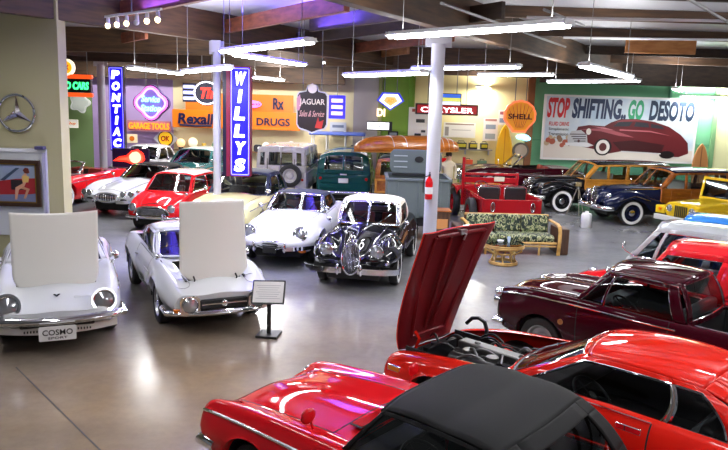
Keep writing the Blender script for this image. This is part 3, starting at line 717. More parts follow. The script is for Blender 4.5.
    i = MB(); i.box((.28, 0, .78), (.3, 1.26, .18)); i.box((-1.25, 0, .62), (.85, 1.15, .04)); i.box((-.2, 0, .42), (.9, .2, .2)); i.build('interior', SEATK, t, bevel=.03)
    steering(t, -.12, .34, .80)
    return t
red_coupe()

# ---- red roadster with the black hood, front
def red_roadster():
    t = car('roadster', 'red roadster with black vinyl soft top and chrome side trim, nearest the viewer', 'car', .65, 4.67, 140)
    ar = [(1.3, .31, .36), (-.98, .31, .36)]
    K = [(-1.98, .5, .4, .62, .55, .55, .70, .3, .76, .77), (-1.88, .6, .34, .69, .55, .64, .77, .36, .81, .82), (-1.0, .68, .22, .745, .56, .69, .85, .44, .875, .885), (0, .66, .19, .745, .55, .69, .865, .45, .87, .88), (.5, .66, .19, .745, .55, .685, .86, .47, .87, .90), (1.0, .66, .2, .745, .55, .67, .85, .46, .848, .877), (1.4, .66, .22, .745, .56, .65, .83, .44, .815, .845), (1.75, .65, .26, .735, .56, .635, .80, .42, .765, .79), (1.92, .61, .3, .71, .55, .615, .76, .38, .68, .71), (1.98, .52, .36, .65, .56, .57, .69, .32, .62, .64)]
    B = Body(K, ar)
    B.build('body', RED, t, [('hood', .66, 1.84, 2.93, 4), ('door', -.62, .42, .2, 2.05), ('trunk_lid', -1.85, -1.05, 2.85, 4)], nx=90, nv=30, cut=(-.98, .44))
    chassis(t, -1.85, 1.8, .46, .18, .5, ar, .72)
    for s in (1, -1):
        m = MB(); B.strip(m, 1.93, -1.7, 1.62, s, (.013, .01), 40); m.build('side_trim', CHROME, t)
        blamp(B, t, s * .56, .645, .085, dx=-.05)
        mirror(t, .78, s * .58, .99, s, RED, .07)
        handle(t, -.48, s * .735, .72, s)
        m = MB(); p = B.pos(1.98, 1.0, s); m.ell((1.97, s * .53, .50), .03, .05, .04); m.build('indicator', AMBER, t)
    m = MB(); m.box((.56, .12, .907), (.10, .5, .006))
    for k in range(9): m.box((.52 + k * .0105, .12, .911), (.004, .46, .006), 1)
    m.build('cowl_vent', [DARK, RED], t)
    bumper(t, arcpts(2.06, .73, .14, .47, .2), .10, .028, guards=((2.11, .36, .49), (2.11, -.36, .49))); bumper(t, arcpts(-2.06, .72, .12, .5, .2), .10, .028)
    m = MB(); m.ell((2.02, 0, .5), .03, .42, .09, 24, 8); m.build('grille', BLACK, t)
    four_wheels(t, 1.3, -.98, .605, .30, .15, 'steel')
    # windscreen frame and soft top
    C = Cabin((.44, .64, .875), (.14, .575, 1.225), (-.70, .585, 1.20), (-1.02, .66, .885), crown=.035, cx=.03, bow=.03, rbow=.05, bulge=.03, rbulge=.015, p=5)
    C.build(t, CLOTHK, None, ([(0, 0), (.03, .03), (.68, .82), (1, 1)], [0, .03, .93, 1], {(1, 1)}), ([0, .15, .85, 1], [0, .16, .78, 1], {(1, 1)}), roof='soft_top', gl=glass('vinyl_window', (.55, .57, .55), 1.7), nu=28, nv=24, solid=.022, ripple=lambda a: .012 * math.sin(PI * min(1, a / .52)) * (a < .52) + .012 * math.sin(PI * max(0, (a - .52) / .48)) * (a >= .52))
    sk = MB(); gs = Cabin.skin(C.front, *WS, sk, n=8); sk.build('windshield_frame', CHROME, t, solid=.018)
    MB().grid(gs[0], 12, 8).build('windshield', GLASS, t)
    m = MB(); m.tube([C.T(.545, v / 10) + Vector((0, 0, .006)) for v in range(-10, 11)], .006, 6); m.build('top_seam', CLOTHK, t)
    m = MB(); m.tube([C.T(0.0, v / 10) + Vector((.01, 0, -.01)) for v in range(-10, 11)], .022, 8); m.build('header_rail', CLOTHK, t)
    for s in (.3, -.3): seat(t, -.55, s, .28, SEATK, .44, .46, .52)
    i = MB(); i.box((.3, 0, .78), (.22, 1.2, .16)); i.box((-.3, 0, .3), (1.5, 1.2, .04)); i.build('interior', SEATK, t, bevel=.03); steering(t, -.02, .32, .80)
    return t
red_roadster()

# ---- maroon pickup
def maroon_pickup():
    t = car('pickup_truck', 'dark maroon pickup with chrome trim spear and an open cab, behind the red coupe', 'pickup', 3.56, 8.28, 136)
    ar = [(1.16, .29, .35), (-1.2, .29, .35)]
    K = std_keys(1.86, -2.15, 1.4, .24, .87, .93, .90, .88, .74, -.55, rn=.5, nosew=.95, tailw=.97, mid=.55, ln=.3)
    K = [(k[0], k[1], k[2], k[3], k[4], k[5], k[6] + .055, k[7], k[8] + .005, k[9]) for k in K]
    B = Body(K, ar)
    B.build('body', MAROON, t, [('hood', .80, 1.72, 2.75, 4), ('door', -.42, .66, .22, 2.05), ('bed', -1.98, -.62, 2.55, 4)], nx=80, nv=24, opened=('bed',), cut=(-.58, .70))
    chassis(t, -2.0, 1.7, .46, .2, .5, ar, .68)
    m = MB(); m.box((-1.3, 0, .56), (1.36, 1.04, .02)); m.box((-.63, 0, .72), (.02, 1.1, .32)); m.box((-1.97, 0, .72), (.02, 1.1, .32))
    for s in (-1, 1):
        m.box((-1.3, s * .53, .72), (1.36, .02, .32))
        for k in range(12): m.cyl((-.72 - k * .11, s * .5, .72), .035, .28, 8)
    m.build('cargo_bed', SEATK, t)
    for s in (-1, 1):
        m = MB(); m.tube([(-.66, s * .56, .905), (-2.0, s * .56, .885)], .018, 8); m.build('bed_rail', CHROME, t)
        m = MB(); B.strip(m, 1.80, -.5, 1.74, s, (.012, .01), 40); B.strip(m, 1.80, .9, 2.0, s, (.006, .006), 20); m.build('side_trim', CHROME, t)
        m = MB(); p = B.pos(.86, 1.18, s); m.cyl((p.x, p.y + .003 * s, p.z), .035, .012, 20, 0, 'y'); m.build('fender_badge', pm('gold_badge', '#c98a5a', .3, .6), t)
        m = MB(); m.ell((1.82, s * .58, .775), .07, .085, .07, 16, 10); m.build('fender_tip', CHROME, t)
        blamp(B, t, s * .52, .66, .09); handle(t, -.28, s * .705, .74, s)
    m = MB(); m.box((1.87, 0, .58), (.03, .8, .16)); m.build('grille', CHROME, t, bevel=.01)
    bumper(t, arcpts(1.95, .66, .1, .40, .15), .1, .03); bumper(t, arcpts(-2.22, .66, .05, .42, .1), .1, .03)
    four_wheels(t, 1.16, -1.2, .58, .29, .15)
    C = Cabin((.74, .645, .895), (.36, .53, 1.31), (-.44, .53, 1.30), (-.60, .62, .895), crown=.05, cx=.02, bow=.12, rbow=.06, bulge=.02, rbulge=.02)
    C.build(t, MAROON, WS, ([(0, 0), (.04, .05), (.27, .12), (.29, .14), (.90, .86), (1, 1)], [0, .04, .91, 1], {(1, 1), (3, 1)}), ([0, .07, .93, 1], [0, .1, .93, 1], {(1, 1)}), trim=CHROME, tr=.008)
    m = MB()
    for s in (1, -1): m.tube([C.T(u / 10, s) + Vector((0, s * .012, 0)) for u in range(11)], .008, 6)
    m.build('rain_gutter', CHROME, t)
    m = MB(); m.box((-.28, 0, .52), (.46, 1.1, .16)); m.box((-.48, 0, .80), (.12, 1.1, .44)); m.build('bench_seat', SEATG, t, bevel=.04)
    m = MB(); m.box((.55, 0, .80), (.22, 1.16, .16)); m.box((.1, 0, .36), (1.2, 1.1, .04)); m.build('dashboard', SEATK, t, bevel=.02); steering(t, .22, .3, .86, .2)
maroon_pickup()

# ---- red car behind the pickup
def red_van():
    t = car('panel_van', 'small red panel van with tall solid rear side, behind the maroon pickup', 'van', 4.67, 9.63, 136)
    ar = [(1.1, .28, .34), (-1.0, .28, .34)]
    K = std_keys(1.78, -1.75, 1.38, .25, .72, .86, .88, .88, .6, -.7, nosew=.86, tailw=.95)
    B = Body(K, ar); B.build('body', RED, t, [('hood', .66, 1.6, 2.8, 4), ('door', -.45, .55, .22, 2.05)], nx=60, nv=20, cut=(-1.62, .56), lin=SEATC)
    chassis(t, -1.6, 1.6, .45, .2, .5, ar, .66)
    C = Cabin((.60, .62, .85), (.22, .55, 1.36), (-1.62, .55, 1.36), (-1.70, .62, .86), crown=.07, cx=.03, bow=.1, rbow=.02)
    C.build(t, RED, WS, ([(0, 0), (.03, .03), (.44, .40), (.47, .43), (1, 1)], [0, .04, .88, 1], {(1, 1)}), ([0, .12, .46, .54, .88, 1], [0, .35, .85, 1], {(1, 1), (3, 1)}), trim=CHROME)
    for s in (-1, 1):
        blamp(B, t, s * .46, .60, .085); m = MB(); B.strip(m, 1.7, -1.6, 1.7, s, (.008, .008)); m.build('side_trim', CHROME, t); handle(t, -.3, s * .69, .72, s); mirror(t, 1.0, s * .56, .93, s)
    bumper(t, arcpts(1.86, .64, .12, .4, .1), .09, .03); m = MB(); m.box((1.77, 0, .55), (.03, .6, .14)); m.build('grille', CHROME, t, bevel=.01)
    four_wheels(t, 1.1, -1.0, .56, .28, .14)
    for s in (.3, -.3): seat(t, -.15, s, .4, SEATC, .44, .44, .5)
red_van()
def micro_bus(name, label, X, Y, hd, m, seatm, Hh, L=2.95, W=1.3):
    t = car(name, label, 'van', X, Y, hd); w = W / 2; x = L / 2
    ar = [(.95, .26, .31), (-.95, .26, .31)]
    K = [(-x, w * .7, .4, w * .84, .55, w * .80, .80, w * .5, .84, .85), (-x + .08, w * .86, .3, w * .96, .55, w * .93, .84, w * .6, .88, .88), (0, w * .9, .22, w, .55, w * .95, .86, w * .6, .90, .90), (x - .3, w * .9, .24, w, .55, w * .95, .85, w * .6, .89, .89), (x - .06, w * .84, .3, w * .94, .55, w * .88, .82, w * .55, .86, .86), (x, w * .7, .38, w * .8, .55, w * .76, .74, w * .45, .78, .79)]
    B = Body(K, ar); B.build('body', m, t, [('door', .15, 1.05, .25, 2.1)], nx=50, nv=18, cut=(-x + .12, x - .2), lin=SEATG)
    chassis(t, -x + .1, x - .1, w - .22, .2, .5, ar, w - .02)
    C = Cabin((x - .12, w * .92, .86), (x - .52, w * .80, Hh - .06), (-x + .12, w * .80, Hh - .06), (-x + .05, w * .92, .86), crown=.06, cx=.015, bow=.14, rbow=.04)
    C.build(t, m, WS, ([(0, 0), (.03, .04), (.13, .06), (.15, .08), (.40, .37), (.44, .41), (.68, .67), (.71, .70), (.95, .95), (1, 1)], [0, .05, .88, 1], {(1, 1), (3, 1), (5, 1), (7, 1)}), REARW, trim=CHROME, tr=.007)
    for s in (-1, 1): blamp(B, t, s * w * .62, .62, .08); m2 = MB(); m2.tube([(x - .25, s * w * .94, .86), (x - .1, s * (w + .1), .98), (x - .08, s * (w + .13), 1.02)], .008, 6); m2.ell((x - .08, s * (w + .13), 1.06), .02, .05, .06); m2.build('mirror', CHROME, t)
    bumper(t, arcpts(x + .05, w * .9, .1, .36, .08), .08, .025); bumper(t, arcpts(-x - .05, w * .9, .06, .38, .08), .08, .025)
    four_wheels(t, .95, -.95, w - .1, .26, .13)
    for (sx, s) in ((.55, .28), (.55, -.28), (-.25, .28), (-.25, -.28)): seat(t, sx, s, .48, seatm, .42, .4, .46)
    return t
micro_bus('minibus', 'small silver minibus with blue seats, between red van and blue minibus', 5.76, 10.81, 136, SILVER, SEATB, 1.44)
micro_bus('minibus', 'bright blue minibus whose roof shows behind the silver one at right', 6.75, 12.05, 136, BLUE, SEATK, 1.40)

# ---- white coupe with lifted bonnet in the middle left
def white_coupe():
    t = car('grand_tourer', 'white coupe with raised bonnet panel and spoked wheels beside a sign stand', 'car', -2.81, 11.12, -63)
    ar = [(1.165, .31, .37), (-1.165, .31, .37)]
    K = [(-2.0, .5, .4, .6, .55, .52, .68, .3, .74, .75), (-1.9, .58, .34, .68, .55, .6, .75, .34, .79, .80), (-1.165, .68, .24, .80, .58, .70, .88, .40, .87, .88), (-.5, .64, .17, .74, .52, .66, .83, .42, .85, .86), (.45, .64, .17, .75, .52, .65, .80, .43, .80, .82), (1.165, .67, .22, .80, .56, .65, .815, .38, .73, .77), (1.7, .64, .28, .75, .52, .63, .71, .36, .67, .70), (1.95, .60, .33, .71, .47, .60, .635, .32, .615, .64), (2.05, .56, .345, .665, .46, .57, .60, .30, .59, .61), (2.07, .55, .35, .655, .46, .56, .585, .29, .575, .595)]
    B = Body(K, ar); B.build('body', WHITE, t, [('hood', .72, 1.60, 2.95, 4), ('door', -.55, .48, .2, 2.05)], nx=80, nv=28, opened=('hood',), cut=(-1.1, .52))
    bay = MB(); bay.box((1.15, 0, .36), (1.1, .8, .02)); bay.box((.66, 0, .56), (.03, .8, .4)); bay.box((1.62, 0, .5), (.03, .7, .3))
    for s in (-1, 1): bay.box((1.15, s * .42, .54), (1.0, .02, .36))
    bay.build('engine_bay', ENGD, t)
    e = MB(); e.box((1.1, 0, .52), (.7, .3, .26)); eo = e.build('engine_block', ENGD, t, bevel=.03); e = MB()
    for s in (-1, 1): e.box((1.1, s * .13, .66), (.66, .1, .06))
    e.build('cam_cover', ALLOY, eo, bevel=.02)
    chassis(t, -1.8, .6, .46, .16, .46, ar, .76)
    # the lifted panel
    m = MB(); w2, hh = .485, 1.08
    def hp(a, b):
        v = 2 * b - 1; x = 1.60 - .10 * a + .0; wv = (w2 - .03 * a); z = .70 + hh * a - .07 * (1 - a) ** 4 * (1 - v * v) + .05 * abs(v) ** 6 * (1 - a) ** 6
        return Vector((x - .04 * v * v - .02 * math.sin(PI * a), v * wv * (1 - .12 * max(0, 1 - a * 9) ** 2), z))
    m.grid(hp, 30, 30); o = m.build('hood', IVORY, t, ang=60); s_ = o.modifiers.new('thick', 'SOLIDIFY'); s_.thickness = .03; s_.offset = 0
    m = MB()
    for s in (.3, -.3): m.tube([(1.62, s, .66), (1.66, s, .71), (1.58, s, .74)], .012, 6)
    m.build('hood_hinge', BLACK, t)
    C = Cabin((.50, .62, .82), (-.12, .49, 1.10), (-.72, .47, 1.10), (-1.75, .42, .80), crown=.045, cx=.03, bow=.18, rbow=.04, bulge=.06, rbulge=.03)
    C.build(t, WHITE, WS, ([(0, 0), (.04, .05), (.48, .80), (.51, .84), (.70, .97), (1, 1)], [0, .05, .88, 1], {(1, 1), (3, 1)}), ([0, .14, .86, 1], [0, .25, .86, 1], {(1, 1)}), gl=GLASSD, trim=CHROME, tr=.006)
    for s in (1, -1):
        lamp(t, 2.10, s * .47, .475, .10, .0, depth=.04); 
        m = MB(); m.prism(rrect(.27, .25, .06), .05, 0, wallM(2.055, s * .47, .47, PI / 2)); m.build('lamp_surround', CHROME, t)
        m = MB(); p = B.pos(1.75, 2.5, s); m.tube([p + Vector((.14 * math.cos(a * PI / 12), .11 * math.sin(a * PI / 12), .004 - .03 * math.cos(a * PI / 12))) for a in range(24)], .004, 5, closed=True); m.build('popup_lamp_edge', pm('light_gap', (.3, .3, .32), .6), t)
        mirror(t, .95, s * .60, .90, s, CHROME, .06)
        m = MB(); m.box((.55, s * .765, .55), (.3, .012, .22)); m.build('side_vent', WHITE, t, bevel=.01)
        handle(t, -.4, s * .73, .7, s)
        m = MB(); m.ell((2.02, s * .63, .41), .05, .05, .025); m.build('indicator', AMBER, t)
    m = MB(); m.box((2.07, 0, .46), (.05, .66, .15)); g = m.build('grille', DARK, t, bevel=.03)
    m = MB(); m.box((2.10, 0, .47), (.02, .62, .016)); m.ell((2.105, 0, .47), .015, .045, .045); m.build('grille_bar', CHROME, g)
    bumper(t, arcpts(2.15, .76, .20, .355, .3), .08, .03); bumper(t, arcpts(-2.05, .7, .14, .42, .2), .08, .025)
    four_wheels(t, 1.165, -1.165, .655, .31, .17, 'wire', STEEL)
    for s in (.32, -.32): seat(t, -.5, s, .28, SEATB, .44, .46, .56, .3)
    i = MB(); i.box((.3, 0, .72), (.28, 1.16, .14)); i.build('dashboard', SEATK, t, bevel=.02); steering(t, -.02, -.32, .78)
white_coupe()

def cosmo():
    t = car('sports_coupe', 'white sports coupe with raised bonnet and show plate, at the left edge', 'car', -4.54, 10.23, -67)
    ar = [(1.1, .29, .35), (-1.1, .29, .35)]
    K = [(-2.05, .5, .42, .62, .56, .58, .66, .3, .70, .70), (-1.95, .6, .36, .72, .56, .68, .72, .36, .75, .75), (-1.1, .68, .24, .79, .58, .74, .80, .42, .80, .81), (-.4, .66, .18, .785, .54, .72, .82, .44, .82, .83), (.45, .66, .18, .785, .54, .71, .82, .45, .81, .83), (1.1, .67, .22, .795, .56, .69, .81, .42, .765, .80), (1.7, .65, .3, .765, .54, .66, .72, .38, .68, .71), (1.95, .59, .36, .70, .50, .61, .61, .32, .60, .62), (2.05, .50, .40, .60, .49, .52, .55, .26, .55, .56)]
    B = Body(K, ar); B.build('body', WHITE, t, [('hood', .62, 1.42, 2.75, 4), ('door', -.62, .44, .2, 2.03)], nx=80, nv=28, opened=('hood',), cut=(-1.0, .48))
    bay = MB(); bay.box((1.03, 0, .36), (.9, .9, .02)); bay.box((.58, 0, .56), (.03, .9, .4)); bay.box((1.44, 0, .5), (.03, .8, .3))
    for s in (-1, 1): bay.box((1.03, s * .46, .54), (.85, .02, .36))
    bay.build('engine_bay', ENGD, t)
    e = MB(); e.cyl((1.0, 0, .55), .2, .5, 20, 0, 'x'); e.box((1.0, 0, .70), (.3, .3, .1)); e.build('engine_block', ENGD, t)
    chassis(t, -1.85, .55, .46, .16, .46, ar, .76)
    m = MB(); w2, hh = .515, .98
    def hp(a, b):
        v = 2 * b - 1; k = max(0, 1 - a * 5)
        return Vector((1.44 - .16 * a - .05 * v * v, v * (w2 + .015 * a) * (1 - .16 * k ** 2.2), .70 + hh * a - .09 * k ** 1.5 * (1 - v * v) - .02 * (1 - v * v) * a ** 6))
    m.grid(hp, 30, 30); o = m.build('hood', IVORY, t, ang=60); s_ = o.modifiers.new('thick', 'SOLIDIFY'); s_.thickness = .03; s_.offset = 0
    C = Cabin((.46, .66, .825), (-.05, .52, 1.12), (-.62, .50, 1.12), (-1.15, .56, .81), crown=.045, cx=.02, bow=.16, rbow=.12, bulge=.03, rbulge=.02)
    C.build(t, WHITE, WS, ([(0, 0), (.04, .05), (.60, .84), (1, 1)], [0, .05, .9, 1], {(1, 1)}), ([0, .06, .94, 1], [0, .1, .9, 1], {(1, 1)}), gl=GLASSD, trim=CHROME, tr=.007)
    for s in (1, -1):
        lamp(t, B.nose(.55, .60) + .0, s * .55, .64, .115, .35, depth=.16)
        m = MB(); M = Matrix.Translation((B.nose(.55, .60), s * .55, .64)) @ Matrix.Rotation(PI / 2 - .35, 4, 'Y'); m.lathe([(.12, .0), (.15, .0), (.155, .03), (.13, .03), (.12, 0)], 28, 0, M); m.build('lamp_surround', CHROME, t)
        mirror(t, .78, s * .70, .95, s, CHROME, .075); handle(t, -.45, s * .775, .72, s)
        m = MB(); B.strip(m, 1.8, -1.8, 1.55, s, (.006, .005)); m.build('side_crease', CHROME, t)
    m = MB(); m.prism([(-.04, .02), (0, -.035), (.04, .02), (.02, .02), (0, .0), (-.02, .02)], .012, 0, Matrix.Translation((1.80, 0, .695)) @ Matrix.Rotation(.3, 4, 'Y') @ Matrix.Rotation(PI / 2, 4, 'Z')); m.build('nose_emblem', NAVY, t)
    m = MB(); text_mb(m, 'Cosmo', 0, 0, .20, .04, 0, .006, 0, Matrix.Translation((1.83, .30, .668)) @ Matrix.Rotation(.35, 4, 'Y') @ Matrix.Rotation(PI / 2, 4, 'Z'), 0, .5); m.build('script_badge', CHROME, t)
    bumper(t, arcpts(2.17, .80, .20, .47, .3), .10, .035); bumper(t, arcpts(-2.1, .76, .1, .5, .3), .08, .03)
    m = MB(); m.box((1.97, 0, .40), (.10, .86, .10)); m.build('grille', BLACK, t, bevel=.02)
    m = MB(); m.sweep([(p[0] - .06, p[1] * .92, .30) for p in arcpts(2.06, .76, .2, .3)], [(-.02, -.05), (.02, -.04), (.02, .05), (-.02, .05)])
    for k in range(6):
        for s in (1, -1): m.box((2.015 - .0, s * (.2 + k * .035), .31), (.03, .016, .02), 1)
    m.build('front_valance', [IVORY, BLACK], t)
    o, M = plate(t, 2.20, .33, .42, .18); x = MB(); text_mb(x, 'COSMO', 0, .015, .34, .07, .012, .004, 0, M, .012); text_mb(x, 'SPORT', 0, -.055, .22, .028, .012, .004, 0, M, .012); x.build('plate_lettering', BLACK, o)
    four_wheels(t, 1.1, -1.1, .645, .295, .16, 'steel')
    for s in (.32, -.32): seat(t, -.45, s, .28, SEATK, .44, .46, .56, .3)
    i = MB(); i.box((.28, 0, .74), (.26, 1.2, .14)); i.build('dashboard', SEATK, t, bevel=.02); steering(t, -.02, -.32, .8)
cosmo()

def etype():
    t = car('roadster', 'white long-nosed roadster with oval mouth and navy soft top', 'car', -1.43, 15.35, -99)
    ar = [(1.25, .32, .37), (-1.2, .32, .37)]
    K = [(-2.1, .4, .42, .55, .54, .46, .64, .26, .68, .69), (-1.95, .54, .36, .68, .56, .58, .74, .32, .78, .80), (-1.2, .68, .24, .82, .58, .68, .90, .40, .89, .90), (-.4, .66, .2, .79, .54, .70, .88, .44, .88, .89), (.35, .66, .2, .80, .54, .68, .84, .46, .88, .93), (1.2, .68, .24, .825, .56, .64, .81, .38, .82, .87), (1.7, .62, .30, .76, .54, .56, .72, .32, .71, .75), (2.0, .48, .36, .62, .50, .46, .62, .26, .61, .64), (2.18, .28, .42, .42, .50, .34, .57, .18, .575, .585), (2.24, .16, .46, .26, .50, .2, .54, .1, .545, .55)]
    B = Body(K, ar); B.build('body', WHITE, t, [('hood', .55, 2.0, 2.55, 4), ('door', -.55, .35, .25, 2.03)], nx=70, nv=24, cut=(-.98, .38))
    chassis(t, -1.8, 1.7, .46, .16, .5, ar, .78)
    m = MB(); m.ell((2.20, 0, .49), .05, .30, .075, 28, 8); o = m.build('grille', BLACK, t)
    m = MB(); m.tube([(2.235 - .16 * abs(math.cos(2 * PI * k / 32)) ** 3, .31 * math.cos(2 * PI * k / 32), .49 + .08 * math.sin(2 * PI * k / 32)) for k in range(32)], .010, 6, closed=True); m.box((2.25, 0, .49), (.015, .5, .012)); m.build('grille_bar', CHROME, o)
    m = MB(); m.box((2.26, 0, .40), (.03, .26, .12)); m.build('license_plate', BLACK, t, bevel=.01)
    for s in (1, -1):
        lamp(t, B.nose(.52, .62), s * .52, .67, .10, .3, depth=.16)
        m = MB(); M = Matrix.Translation((B.nose(.52, .62) - .01, s * .52, .67)) @ Matrix.Rotation(PI / 2 - .3, 4, 'Y'); m.lathe([(.10, .0), (.14, -.01), (.145, .02), (.11, .03)], 24, 0, M); m.build('lamp_surround', CHROME, t)
        bumper(t, [(2.27, s * .26, .43), (2.22, s * .42, .43), (2.08, s * .62, .43), (1.85, s * .80, .43), (1.5, s * .88, .43)][::s], .075, .025, guards=((2.29, s * .30, .46),))
        m = MB(); m.ell((2.02, s * .58, .36), .05, .08, .04); m.build('indicator', AMBER, t)
        mirror(t, .5, s * .68, .98, s, CHROME, .055)
    four_wheels(t, 1.25, -1.2, .66, .32, .16, 'wire', CHROME)
    C = Cabin((.36, .64, .90), (.02, .53, 1.19), (-.62, .54, 1.18), (-1.02, .60, .90), crown=.045, cx=.02, bow=.14, rbow=.1)
    C.build(t, CLOTHN, None, ([(0, 0), (.03, .03), (.66, .82), (1, 1)], [0, .04, .9, 1], {(1, 1)}), ([0, .2, .8, 1], [0, .25, .8, 1], {(1, 1)}), roof='soft_top', gl=GLASS)
    sk = MB(); gs = Cabin.skin(C.front, *WS, sk, n=8); sk.build('windshield_frame', CHROME, t, solid=.018); MB().grid(gs[0], 12, 8).build('windshield', GLASS, t)
    m = MB()
    for y in (-.3, 0, .3): m.tube([(.52, y, .92), (.36, y + .06, 1.0), (.22, y + .1, 1.08)], .005, 5)
    m.build('wiper', CHROME, t)
    for s in (.3, -.3): seat(t, -.5, s, .3, SEATR, .44, .46, .56)
    i = MB(); i.box((.25, 0, .82), (.2, 1.16, .12)); i.build('dashboard', SEATK, t, bevel=.02); steering(t, -.05, -.32, .86)
etype()

def fender(parent, xs, m, name='fender', sd=1, n=20, tail=None):
    """stand-alone wing: xs = [(x, y_in, y_out, z_bottom, z_top)] with open underside"""
    f = [pchip([k[0] for k in xs], [k[i] for k in xs]) for i in range(1, 5)]; mb = MB()
    x0, x1 = xs[0][0], xs[-1][0]
    def P(a, b):
        x = x0 + (x1 - x0) * a; yi, yo, zb, zt = (g(x) for g in f); th = PI * b
        c, s = math.cos(th), math.sin(th); ym, hw = (yi + yo) / 2, (yo - yi) / 2
        return Vector((x, sd * (ym + hw * (abs(c) ** .75) * (1 if c > 0 else -1)), zb + (zt - zb) * s ** .6))
    mb.grid(P, n * 2, 16); o = mb.build(name, m, parent, ang=60); q = o.modifiers.new('thick', 'SOLIDIFY'); q.thickness = .015; q.offset = 0
    return o
def xk():
    t = car('drophead_coupe', 'glossy black vintage coupe with cream cloth top and tall oval grille', 'car', .16, 13.73, -100)
    ar = [(1.25, .33, .40), (-1.25, .33, .38)]
    K = [(-2.1, .38, .42, .52, .54, .40, .66, .22, .70, .72), (-1.9, .54, .34, .68, .56, .54, .80, .3, .84, .86), (-1.25, .66, .26, .78, .58, .66, .90, .38, .94, .97), (-.5, .64, .22, .745, .55, .66, .86, .42, .93, .95), (.3, .64, .22, .74, .55, .66, .84, .42, .92, .97), (.9, .66, .24, .77, .58, .62, .84, .34, .83, .95), (1.35, .68, .3, .80, .60, .58, .87, .28, .72, .90), (1.75, .64, .42, .74, .60, .54, .80, .22, .64, .84), (1.98, .56, .46, .64, .58, .47, .71, .17, .60, .74), (2.1, .42, .5, .50, .57, .38, .64, .14, .57, .62)]
    B = Body(K, ar); B.build('body', BLK, t, [('hood', .42, 1.98, 3.02, 4), ('door', -.6, .36, .25, 2.03)], nx=74, nv=30, cut=(-1.0, .40))
    chassis(t, -1.9, 1.9, .46, .2, .52, ar, .76)
    m = MB(); M = Matrix.Translation((2.06, 0, .60)) @ Matrix.Rotation(-.12, 4, 'Y'); m.ell((0, 0, 0), .06, .15, .27, 28, 14, 0, M); o = m.build('grille', DARK, t)
    m = MB(); m.tube([(.045 , .155 * math.cos(2 * PI * k / 36), .275 * math.sin(2 * PI * k / 36)) for k in range(36)], .018, 8, 0, True, M)
    for k in range(-5, 6): hh = .25 * math.sqrt(max(0, 1 - (k / 5.8) ** 2)); m.tube([(.062 - .004 * abs(k) * .6, k * .024, -hh), (.07 - .004 * abs(k) * .6, k * .024, 0), (.062 - .004 * abs(k) * .6, k * .024, hh)], .006, 5, 0, False, M)
    m.build('grille_bar', CHROME, o)
    for s in (1, -1):
        blamp(B, t, s * .43, .73, .11, .05, depth=.2); blamp(B, t, s * .60, .54, .045, 0, 'side_lamp')
        bumper(t, [(2.20, s * .14, .42), (2.22, s * .3, .42), (2.20, s * .55, .42), (2.12, s * .76, .42), (2.02, s * .80, .42)][::s], .10, .03, guards=((2.25, s * .2, .44),))
        mirror(t, .55, s * .70, 1.0, s, CHROME, .05); handle(t, -.45, s * .74, .72, s)
        m = MB(); B.strip(m, .4, 1.9, 3.05, s, (.006, .006)); m.build('hood_trim', CHROME, t)
    m = MB(); m.ell((1.9, 0, .86), .12, .012, .035); m.build('hood_mascot', CHROME, t)
    bumper(t, arcpts(-2.18, .7, .16, .46, .2), .1, .03)
    four_wheels(t, 1.25, -1.25, .65, .33, .16, 'white', BLK)
    C = Cabin((.46, .60, .93), (.20, .55, 1.30), (-.62, .54, 1.30), (-1.05, .58, .93), crown=.06, cx=.035, bow=.10, rbow=.12, rbulge=.03)
    C.build(t, CLOTHC, None, ([(0, 0), (.04, .05), (.60, .76), (1, 1)], [0, .05, .88, 1], {(1, 1)}), ([0, .25, .75, 1], [0, .3, .8, 1], {(1, 1)}), roof='soft_top', frame=CLOTHC, trim=CHROME, tr=.008)
    sk = MB(); gs = Cabin.skin(C.front, [0, .05, .485, .515, .95, 1], [0, .06, .92, 1], {(1, 1), (3, 1)}, sk, n=8); sk.build('windshield_frame', CHROME, t, solid=.018)
    for g in gs: MB().grid(g, 8, 8).build('windshield', GLASS, t)
    m = MB()
    for y in (-.28, .2): m.tube([(.55, y, .97), (.42, y + .12, 1.05), (.34, y + .22, 1.13)], .005, 5)
    m.build('wiper', CHROME, t)
    for s in (.3, -.3): seat(t, -.45, s, .34, SEATR, .44, .46, .56)
    i = MB(); i.box((.3, 0, .88), (.2, 1.1, .12)); i.build('dashboard', WOODP, t, bevel=.02); steering(t, .02, -.32, .92)
xk()

